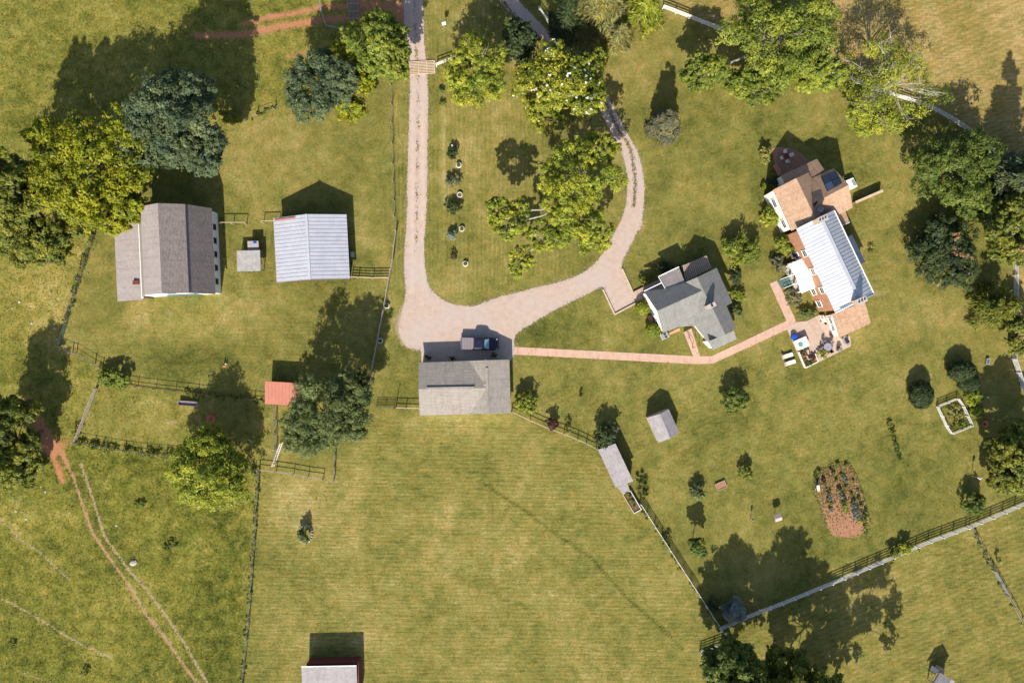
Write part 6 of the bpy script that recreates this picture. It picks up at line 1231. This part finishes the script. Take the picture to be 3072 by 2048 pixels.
# ---------------------------------------------------------------- shrubs and flower beds
SHR = [  # label, x, y, rx, ry, h, palette, leaf, tight
 ('round clipped yellow-green bush at the cottage west corner', 1476, 706, 17, 17, 1.9, 'lime', .13, True), ('round clipped yellow-green bush by the cottage air conditioner', 1501, 757, 17.5, 17, 1.9, 'lime', .13, True),
 ('rounded yellow-green bush by the white wing of the farmhouse', 1771, 494, 22, 24, 2.4, 'lime', .16, False), ('green bush against the brick wall above the portico', 1801, 560, 25, 24, 2.2, 'bright', .16, False),
 ('brownish grey bush above the green porch steps', 1789, 608, 20, 22, 1.5, 'grey', .12, False), ('brownish grey bush below the green porch steps', 1822, 684, 24, 22, 1.4, 'grey', .12, False),
 ('green flowering row bush at the patio entrance', 1856, 719, 26, 11, 1.2, 'walnut', .12, False), ('thin pale bush on the lawn between cottage and farmhouse', 1706, 574, 46, 38, 3.2, 'bright', .15, False),
 ('dark shrub at the cottage northeast wall', 1690, 632, 13, 22, 1.8, 'dark', .14, False), ('yellow-green shrub at the cottage east wall', 1695, 680, 18, 14, 1.3, 'lime', .13, False), ('grey-green shrub at the cottage east notch', 1692, 715, 14, 18, 1.5, 'walnut', .13, False),
 ('low dark bushes behind the cottage deck', 1535, 615, 30, 14, 1.3, 'dark', .14, False), ('spindly bush by the cottage deck handrail', 1480, 643, 14, 11, 1.2, 'olive', .12, False),
 ('light green bush at the east wall of the garage', 1210, 922, 30, 26, 2.4, 'bright', .16, False), ('dark red small bush along the low pale rail fence', 1268, 972, 16, 14, 1.9, 'red', .13, False), ('small sapling bush along the low pale rail fence', 1303, 985, 9, 10, 1.8, 'green', .12, False),
 ('dark green bush against the north end of the long shed', 1393, 1003, 30, 27, 3.2, 'dark', .15, False), ('silvery bush leaning on the dark bush by the long shed', 1412, 980, 12, 12, 2.6, 'grey', .13, False),
 ('lone rounded green bush on the lawn below the brick path', 1688, 920, 31, 30, 3.3, 'green', .16, False), ('dark oval evergreen bush alone on the right lawn', 2116, 906, 27, 32, 2.8, 'dark', .13, True),
 ('dark evergreen bush uppermost in the right hedge group', 2208, 852, 31, 24, 2.7, 'dark', .13, True), ('dark evergreen bush second in the right hedge group', 2226, 880, 26, 20, 2.2, 'dark', .13, True), ('yellow-green bush in the middle of the right hedge group', 2234, 912, 22, 22, 1.7, 'lime', .13, False), ('yellow-green bush lowest in the right hedge group', 2243, 945, 17, 15, 1.3, 'lime', .13, True),
 ('round green bush on the lawn above the long white fence', 2235, 1157, 32, 26, 3.0, 'green', .15, False), ('small round bush left of the brick-red raised box', 1602, 1128, 19, 18, 1.9, 'walnut', .13, False), ('small bush right of the brick-red raised box', 1712, 1086, 17, 15, 2.0, 'bright', .13, False),
 ('yellow bush at the lower edge of the patio', 1893, 812, 17, 10, 1.0, 'yellow', .10, False), ('small red-tipped bush beside the yellow patio bush', 1864, 820, 7, 8, .7, 'red', .09, False), ('small grassy clump right of the grill', 1929, 801, 7, 6, .8, 'walnut', .09, False),
 ('pale climbing shrub on the left of the round terrace', 1758, 355, 13, 22, 1.8, 'variegated', .13, False), ('small yellow bush at the north corner of the white wing', 1752, 428, 8, 9, 1.0, 'yellow', .11, False), ('dark bush in the shade of the farmhouse porch', 1775, 418, 14, 12, 1.2, 'dark', .13, False),
 ('tangle of vines over the paddock corner post', 262, 868, 34, 24, 2.2, 'bright', .17, False),
 ('shrub in the stone-ringed bed on the mown field', 697, 1226, 14, 20, 2.2, 'walnut', .14, False),
 ('scrubby bush on the long white fence, pale leaves', 2078, 1258, 20, 14, 1.9, 'lime', .13, False), ('scrubby dark bush on the long white fence', 2052, 1268, 16, 12, 1.6, 'olive', .12, False), ('scrub under the slanting white fence', 1532, 1235, 12, 14, .9, 'olive', .11, False), ('scrub behind the slanting white fence near the spruce', 1640, 1385, 14, 20, 1.5, 'dark', .13, False),
 ('small shrub at the top of the planter row', 1014, 208, 8, 9, .9, 'green', .11, False), ('second small shrub at the top of the planter row', 1016, 240, 8, 8, .8, 'green', .11, False), ('dark shrub by the white garden figure', 1040, 352, 15, 14, 1.6, 'dark', .12, False), ('pale shrub in the planter row', 1041, 416, 20, 14, 1.4, 'grey', .12, False), ('dark spreading shrub in the planter row', 1041, 478, 19, 16, 1.5, 'dark', .12, False), ('silvery shrub in the planter row', 1040, 540, 14, 11, 1.3, 'cabbage', .12, False), ('dark red sapling lowest in the planter row', 1041, 588, 8, 9, 1.3, 'red', .11, False),
 ('tiny sapling on the lawn below the brick path', 1333, 905, 5, 7, .9, 'red', .08, False), ('clump of weeds in the meadow', 320, 1160, 15, 10, .7, 'bright', .13, False), ('darker weed patch in the middle of the meadow', 388, 1250, 22, 14, .6, 'green', .13, False), ('weed clump at the bottom of the meadow', 195, 1542, 10, 11, .7, 'green', .12, False), ('weed clump at the left edge of the meadow', 28, 1480, 9, 9, .6, 'green', .12, False),
 ('dense bed plants inside the small white fence', 2193, 950, 22, 20, .9, 'variegated', .13, False), ('green bed plants inside the small white fence', 2206, 978, 16, 10, .7, 'bright', .12, False), ('low shrub at the garage door left end', 1272, 822, 9, 6, .9, 'dark', .11, False), ('low shrub between the garage doors', 1322, 822, 8, 6, .8, 'dark', .11, False), ('low shrub at the garage front by the truck tail', 1403, 815, 10, 7, 1.0, 'green', .11, False), ('vine on the fence of the lower right field', 2293, 1285, 6, 10, 1.2, 'green', .11, False), ('dark bush in the shade under the right-edge tree', 2295, 1040, 18, 20, 1.8, 'dark', .14, False)]
for (lab, x, y, rx, ry, h, pal, lf, tg) in SHR:
    if 'garage door' in lab or 'garage front' in lab: x -= 290 if 'left end' in lab else (282 if 'between' in lab else 270)
    shrub(lab, x, y, rx, ry, h, pal, leaf=lf, tight=tg)
tree('small lollipop tree on a thin trunk on the lower lawn', [(1602, 1256, 21, 19, 4.3, 2.3)], 'green', leaf=.17, name='young_tree', crf=(.3, .45))
spiky('spiky pale yucca on the lawn east of the farmhouse', 1999, 570, 13, .8, 'variegated', 'yucca', 'yucca', n=50, wid=.11)
rr = random.Random(4)
for i, (x, y) in enumerate(((1474, 1090), (1464, 1098), (1483, 1103), (1470, 1112), (1480, 1118), (1469, 1129), (1486, 1131), (1479, 1140))): spiky(nth(i, 'clump of striped lily blades', 'behind the long shed'), x, y, 10, 1.0, 'variegated' if i % 2 else 'olive', 'day_lily', 'lily', 'striped lilies behind the long shed', 46, .09)
for i, (x, y) in enumerate(((2044, 975), (2048, 990), (2051, 1005), (2056, 1020), (2061, 1034), (2066, 1048))): shrub(nth(i, 'small plant', 'in the short hedge row on the lawn'), x, y, 7, 9, .7 + .1 * (i % 2), 'green', 'row_plant', 'plant', 'plants of the short lawn row', .11)
# vegetable rows
veg = [(140, 380, .5, 'green'), (190, 320, .6, 'walnut'), (180, 470, .5, 'grey'), (290, 510, .6, 'green'), (290, 420, .45, 'red'), (520, 170, .45, 'green'), (660, 190, .45, 'green'), (440, 330, .45, 'walnut'), (580, 350, .35, 'green'), (495, 440, .45, 'green'), (630, 410, .5, 'cabbage'), (650, 480, .55, 'cabbage'), (670, 570, .5, 'bright'), (780, 470, .4, 'green'), (360, 650, .6, 'walnut'), (370, 740, .65, 'cabbage'), (380, 840, .7, 'lime'), (410, 940, .6, 'cabbage'),
       (560, 620, .75, 'walnut'), (590, 700, .8, 'cabbage'), (620, 800, .8, 'green'), (650, 880, .7, 'bright'), (660, 950, .55, 'lime'), (740, 690, .5, 'green'), (790, 800, .6, 'walnut'), (800, 880, .75, 'cabbage'), (830, 970, .8, 'cabbage'), (850, 1060, .8, 'cabbage'), (900, 1140, .6, 'lime'), (880, 760, .5, 'green'), (920, 860, .5, 'green'), (960, 960, .6, 'green'), (980, 1060, .75, 'green'), (970, 1130, .7, 'bright'), (990, 1240, .7, 'lime'), (1000, 1330, .55, 'walnut'), (400, 260, .3, 'red'), (860, 620, .3, 'walnut')]
cnt = {}
for (x, y, s_, pal) in sorted(veg, key=lambda q_: q_[1]):
    n_, d_ = ZG(x, y); nm = {'cabbage': 'silvery cabbage plant', 'lime': 'yellow-green squash plant', 'bright': 'light green bean plant', 'green': 'green tomato plant', 'walnut': 'dull green pepper plant', 'grey': 'greyish herb plant', 'red': 'dark red leafy plant'}[pal]
    k_ = cnt.get(nm, 0); cnt[nm] = k_ + 1
    shrub(nth(k_, nm, 'in the red vegetable garden'), n_ / DK, d_ / DK, s_ * 11, s_ * 10, s_ * 1.1, pal, 'vegetable_plant', 'plant', nm + 's in the vegetable garden', .12, stems=False)

# ---------------------------------------------------------------- gardener bent over the vegetable rows
M_skin = mat('skin', (.42, .22, .14), (.36, .18, .12), 4, .6); M_shirt = mat('white_shirt', (.72, .72, .74), (.62, .62, .66), 4, .8); M_shorts = mat('orange_trousers', (.62, .26, .08), (.5, .2, .06), 4, .8)
gp = W(2448, 1466); per_ = empty('person', gp, 'person in white shirt and orange trousers bent over the vegetable garden', 'person')
def skin(name, pts, edges, radii, m, parent, root=0):
    me_ = bpy.data.meshes.new(name); me_.from_pydata([Vector(p) for p in pts], edges, []); ob = put(name, me_, parent, gp); me_.materials.append(m)
    md = ob.modifiers.new('skin', 'SKIN'); md.use_smooth_shade = True
    for i, r_ in enumerate(radii): me_.skin_vertices[0].data[i].radius = (r_, r_)
    me_.skin_vertices[0].data[root].use_root = True; sb = ob.modifiers.new('sub', 'SUBSURF'); sb.levels = sb.render_levels = 2; return ob
J_ = dict(pel=(.05, -.1, .82), chest=(-.02, .32, 1.0), neck=(-.04, .5, 1.0), head=(-.05, .62, .96), hl=(-.06, -.12, .80), hr=(.16, -.12, .80), kl=(-.1, -.02, .44), kr=(.22, -.08, .44), al=(-.1, -.16, .08), ar=(.24, -.22, .08), tl=(-.11, .04, .04), tr_=(.25, -.02, .04), sl=(-.22, .36, .96), sr=(.17, .38, .96), el=(-.3, .42, .68), er=(.26, .48, .68), wl=(-.22, .52, .42), wr=(.18, .6, .42))
K = list(J_); ix = {k: i for i, k in enumerate(K)}
E_ = [('pel', 'chest'), ('chest', 'neck'), ('neck', 'head'), ('pel', 'hl'), ('pel', 'hr'), ('hl', 'kl'), ('hr', 'kr'), ('kl', 'al'), ('kr', 'ar'), ('al', 'tl'), ('ar', 'tr_'), ('chest', 'sl'), ('chest', 'sr'), ('sl', 'el'), ('sr', 'er'), ('el', 'wl'), ('er', 'wr')]
RR = dict(pel=.14, chest=.15, neck=.055, head=.10, hl=.09, hr=.09, kl=.06, kr=.06, al=.04, ar=.04, tl=.04, tr_=.04, sl=.06, sr=.06, el=.042, er=.042, wl=.03, wr=.03)
bodyp = [J_[k] for k in K]; be = [(ix[a], ix[b]) for a, b in E_]; br_ = [RR[k] for k in K]
for side, w_ in ((-1, J_['wl']), (1, J_['wr'])):
    pi = len(bodyp); bodyp.append((w_[0], w_[1] + .06, w_[2] - .05)); br_.append(.03); be.append((ix['wl'] if side < 0 else ix['wr'], pi))
    for q_ in range(5):
        f1 = len(bodyp); dx = (q_ - 2) * .018; ln_ = (.05, .07, .075, .07, .055)[q_]
        if q_ == 0: dx = side * -.05; 
        bodyp += [(w_[0] + dx, w_[1] + .09, w_[2] - .08), (w_[0] + dx * 1.1, w_[1] + .09 + ln_ * .4, w_[2] - .08 - ln_)]; br_ += [.009, .007]; be += [(pi, f1), (f1, f1 + 1)]
skin('body', bodyp, be, br_, M_skin, per_)
skin('shirt', [J_['pel'], J_['chest'], (-.035, .45, 1.0), J_['sl'], J_['sr'], (-.27, .40, .80), (.23, .44, .80)], [(0, 1), (1, 2), (1, 3), (1, 4), (3, 5), (4, 6)], [.165, .18, .085, .085, .085, .075, .075], M_shirt, per_)
skin('trousers', [(.05, -.13, .80), J_['hl'], J_['hr'], J_['kl'], J_['kr'], (-.1, -.13, .16), (.24, -.19, .16)], [(0, 1), (0, 2), (1, 3), (2, 4), (3, 5), (4, 6)], [.165, .115, .115, .085, .085, .065, .065], M_shorts, per_)
MB().lathe(gp + Vector((-.05, .62, 1.0)), [(.24, 0), (.23, .02), (.12, .03), (.11, .12), (.04, .14)], 18).build('hat', M_shirt, per_)
for k_ in ('tl', 'tr_'): q_ = Vector(J_[k_]); MB().box(gp + q_ + Vector((0, -.06, .02)), (.10, .27, .10)).build('shoe', M_white, per_)

# ---------------------------------------------------------------- grass tufts
def grass_blades():
    rng = np.random.default_rng(77)
    bad = (pmask(DRIVE) & (edge > 4.5)) | (pmask(WALK) & (ldist(WALK + WALK[:1]) > 2.2)) | pmask(PATIO) | pmask(arc) | pmask([ZG(*p) for p in GARDEN])
    for q in NOGRASS: bad |= pmask(q)
    x0, y0 = GX[9], GY[9]
    def look(a, x, y):
        i = np.clip(((x - x0) / 0.36).astype(int) + 9, 0, nx - 1); j = np.clip(((y - y0) / 0.36).astype(int) + 9, 0, ny - 1); return a[j, i]
    for name, n, lo, hi, test in (('meadow_grass', 120000, 0.12, 0.27, lambda r, k: r * 1.05 > k), ('lawn_grass', 150000, 0.07, 0.17, lambda r, k: (1 - r * 0.75) > k)):
        x = rng.uniform(-86, 86, n); y = rng.uniform(-59, 59, n)
        keep = test(look(rough_, x, y), rng.uniform(0, 1, n)) & ~look(bad, x, y) & (look(dirt, x, y) + look(pale, x, y) < rng.uniform(0.15, 0.7, n))
        x, y = x[keep], y[keep]; n = len(x); dv = look(dry, x, y)
        az = rng.uniform(0, 6.28, n); s = rng.uniform(lo, hi, n); d = np.stack([np.cos(az), np.sin(az)], 1); hgt = s * rng.uniform(0.25, 0.75, n)
        V = np.zeros((n, 4, 3)); w = s * rng.uniform(0.18, 0.36, n)
        V[:, 0, 0] = x; V[:, 0, 1] = y
        V[:, 1, 0] = x + d[:, 0] * s * .5 - d[:, 1] * w; V[:, 1, 1] = y + d[:, 1] * s * .5 + d[:, 0] * w; V[:, 1, 2] = hgt * 0.9
        V[:, 2, 0] = x + d[:, 0] * s; V[:, 2, 1] = y + d[:, 1] * s; V[:, 2, 2] = hgt * 0.8
        V[:, 3, 0] = x + d[:, 0] * s * .5 + d[:, 1] * w; V[:, 3, 1] = y + d[:, 1] * s * .5 - d[:, 0] * w; V[:, 3, 2] = hgt * 0.9
        T = np.clip(dv * 0.95 + 0.05 + rng.normal(0, 0.17, n), 0, 1)
        o = put(name, mesh_np(name, V.reshape(-1, 3), np.arange(4 * n).reshape(n, 4), PAL['grass'], np.repeat(T, 4)))
        tag(o, {'meadow_grass': 'tall rough grass of the unmown pastures at left', 'lawn_grass': 'short mown grass of the lawns and hay fields'}[name], 'grass', kind='stuff')
    # grass growing between the wheel tracks of the drive
    n = 800; t = rng.uniform(0, 1, n); cl = np.array(smooth_line([(1243, -20), (1247, 140), (1253, 230), (1254, 400), (1251, 520), (1250, 640), (1246, 760)], 6)); u = t * (len(cl) - 1.001); i = u.astype(int)
    px = cl[i] + (cl[i + 1] - cl[i]) * (u - i)[:, None]; px[:, 0] += rng.normal(0, 3.0, n)
    cl2 = np.array(smooth_line([(1468, -60), (1527, 30), (1590, 95), (1660, 155), (1790, 270), (1850, 380), (1890, 450), (1905, 540), (1900, 620)], 6)); n2 = 2000; u = rng.uniform(0, 1, n2) ** 1.3 * (len(cl2) - 1.001); i = u.astype(int)
    px2 = cl2[i] + (cl2[i + 1] - cl2[i]) * (u - i)[:, None] + rng.normal(0, 3.0, (n2, 2)); px = np.concatenate([px[rng.uniform(0, 1, n) < 0.5 + 0.5 * np.sin(px[:, 1] * 0.09)], px2]); n = len(px)
    x = (px[:, 0] - CX) * S; y = -(px[:, 1] - CY) * S; az = rng.uniform(0, 6.28, n); s = rng.uniform(0.07, 0.2, n)
    C = np.stack([x, y, 0.03 + s * 0.3], 1); N = np.array([0, 0, 1]) + rng.normal(0, .5, (n, 3)); V, F = diamonds(C, N, s * .7, rng, .5)
    tag(put('track_grass', mesh_np('track_grass', V, F, PAL['grass'], np.repeat(rng.uniform(0.3, .85, n), 4))), 'grass growing between the wheel tracks of the gravel drive', 'grass', kind='stuff')
grass_blades()
def garden_weeds():
    rng = np.random.default_rng(9); pts = [ZG(*p) for p in GARDEN]; n = 9000
    px = rng.uniform(2436, 2625, n); py = rng.uniform(1378, 1630, n); ok = pmask(pts, px, py) & (rng.uniform(0, 1, n) < np.clip(1.15 - (py - 1378) / 190.0, 0.06, 0.8))
    px, py = px[ok], py[ok]; n = len(px); C = np.stack([(px - CX) * S, -(py - CY) * S, np.full(n, .06)], 1); V, F = diamonds(C, np.array([0, 0, 1.]) + rng.normal(0, .45, (n, 3)), rng.uniform(.06, .19, n), rng, .5)
    tag(put('garden_weeds', mesh_np('garden_weeds', V, F, PAL['grass'], np.repeat(np.clip(rng.normal(.55, .25, n), 0, 1), 4))), 'low weeds and straw between the vegetable rows', 'weeds', kind='stuff')
garden_weeds()

def edge_gravel():
    rng = np.random.default_rng(21); P_ = np.array(DRIVE); seg = np.roll(P_, -1, 0) - P_; ln = np.hypot(seg[:, 0], seg[:, 1]); n = 5500
    i = rng.choice(len(P_), n, p=ln / ln.sum()); q = P_[i] + seg[i] * rng.uniform(0, 1, (n, 1)) + rng.normal(0, 4.5, (n, 2)) * rng.choice([.5, 1, 2.2], (n, 1))
    s_ = rng.uniform(.03, .08, n); C = np.stack([(q[:, 0] - CX) * S, -(q[:, 1] - CY) * S, .02 + s_ * .3], 1)
    ok = (q[:, 1] > -20) & ~((q[:, 0] > 1255) & (q[:, 0] < 1540) & (q[:, 1] > 1070)); C, s_ = C[ok], s_[ok]; n = len(C)
    V, F = diamonds(C, np.array([0, 0, 1.]) + rng.normal(0, .35, (n, 3)), s_, rng, .8)
    tag(put('loose_gravel', mesh_np('loose_gravel', V, F, mat('loose_stone', (.46, .37, .32), (.26, .21, .18), 6.0, .9, 0, 0))), 'loose gravel thrown along the edges of the drive', 'gravel', kind='stuff')
edge_gravel()
def fence_weeds():
    rng = np.random.default_rng(33); L_ = Leaves()
    for pts, n, r0, r1, sp, tone in (([(232, 1328), (306, 1342), (434, 1361), (515, 1368)], 60, .35, .75, 4, 0), ([(515, 1368), (650, 1392), (800, 1412)], 26, .3, .6, 5, .1), ([(776, 1425), (766, 1540), (755, 1700), (744, 1850), (724, 2050)], 90, .15, .36, 3, .3), ([(279, 705), (253, 788), (222, 883), (200, 960)], 46, .2, .5, 3, .05), ([(560, 1178), (654, 1188), (793, 1204)], 34, .2, .5, 4, .1), ([(243, 1273), (228, 1318)], 14, .3, .5, 4, .05), ([(1921, 1520), (2048, 1716), (2160, 1888)], 26, .12, .3, 3, .1), ([(2920, 1590), (2963, 1682), (3041, 1821)], 30, .15, .35, 4, .15), ([(2640, 1690), (2790, 1627)], 12, .15, .4, 5, .1), ([(735, 362), (822, 327)], 14, .15, .4, 4, .15), ([(295, 1120), (330, 1140), (390, 1158)], 26, .4, .9, 8, .15)):
        P_ = np.array(pts, float); u = rng.uniform(0, len(P_) - 1.001, n); i = u.astype(int); q = P_[i] + (P_[i + 1] - P_[i]) * (u - i)[:, None] + rng.normal(0, sp, (n, 2)); r = rng.uniform(r0, r1, n)
        C = np.stack([(q[:, 0] - CX) * S, -(q[:, 1] - CY) * S, r * .6], 1); k0 = len(L_.T); clumps(L_, rng, C, r, .13, 5, 12)
        for j in range(k0, len(L_.T)): L_.T[j] = np.clip(L_.T[j] + tone, 0, 1)
    tag(put('fence_weeds', L_.mesh('fence_weeds', PAL['olive'], (0, 0, 0))), 'rank weeds grown up along the wire fences', 'weeds', kind='stuff')
fence_weeds()
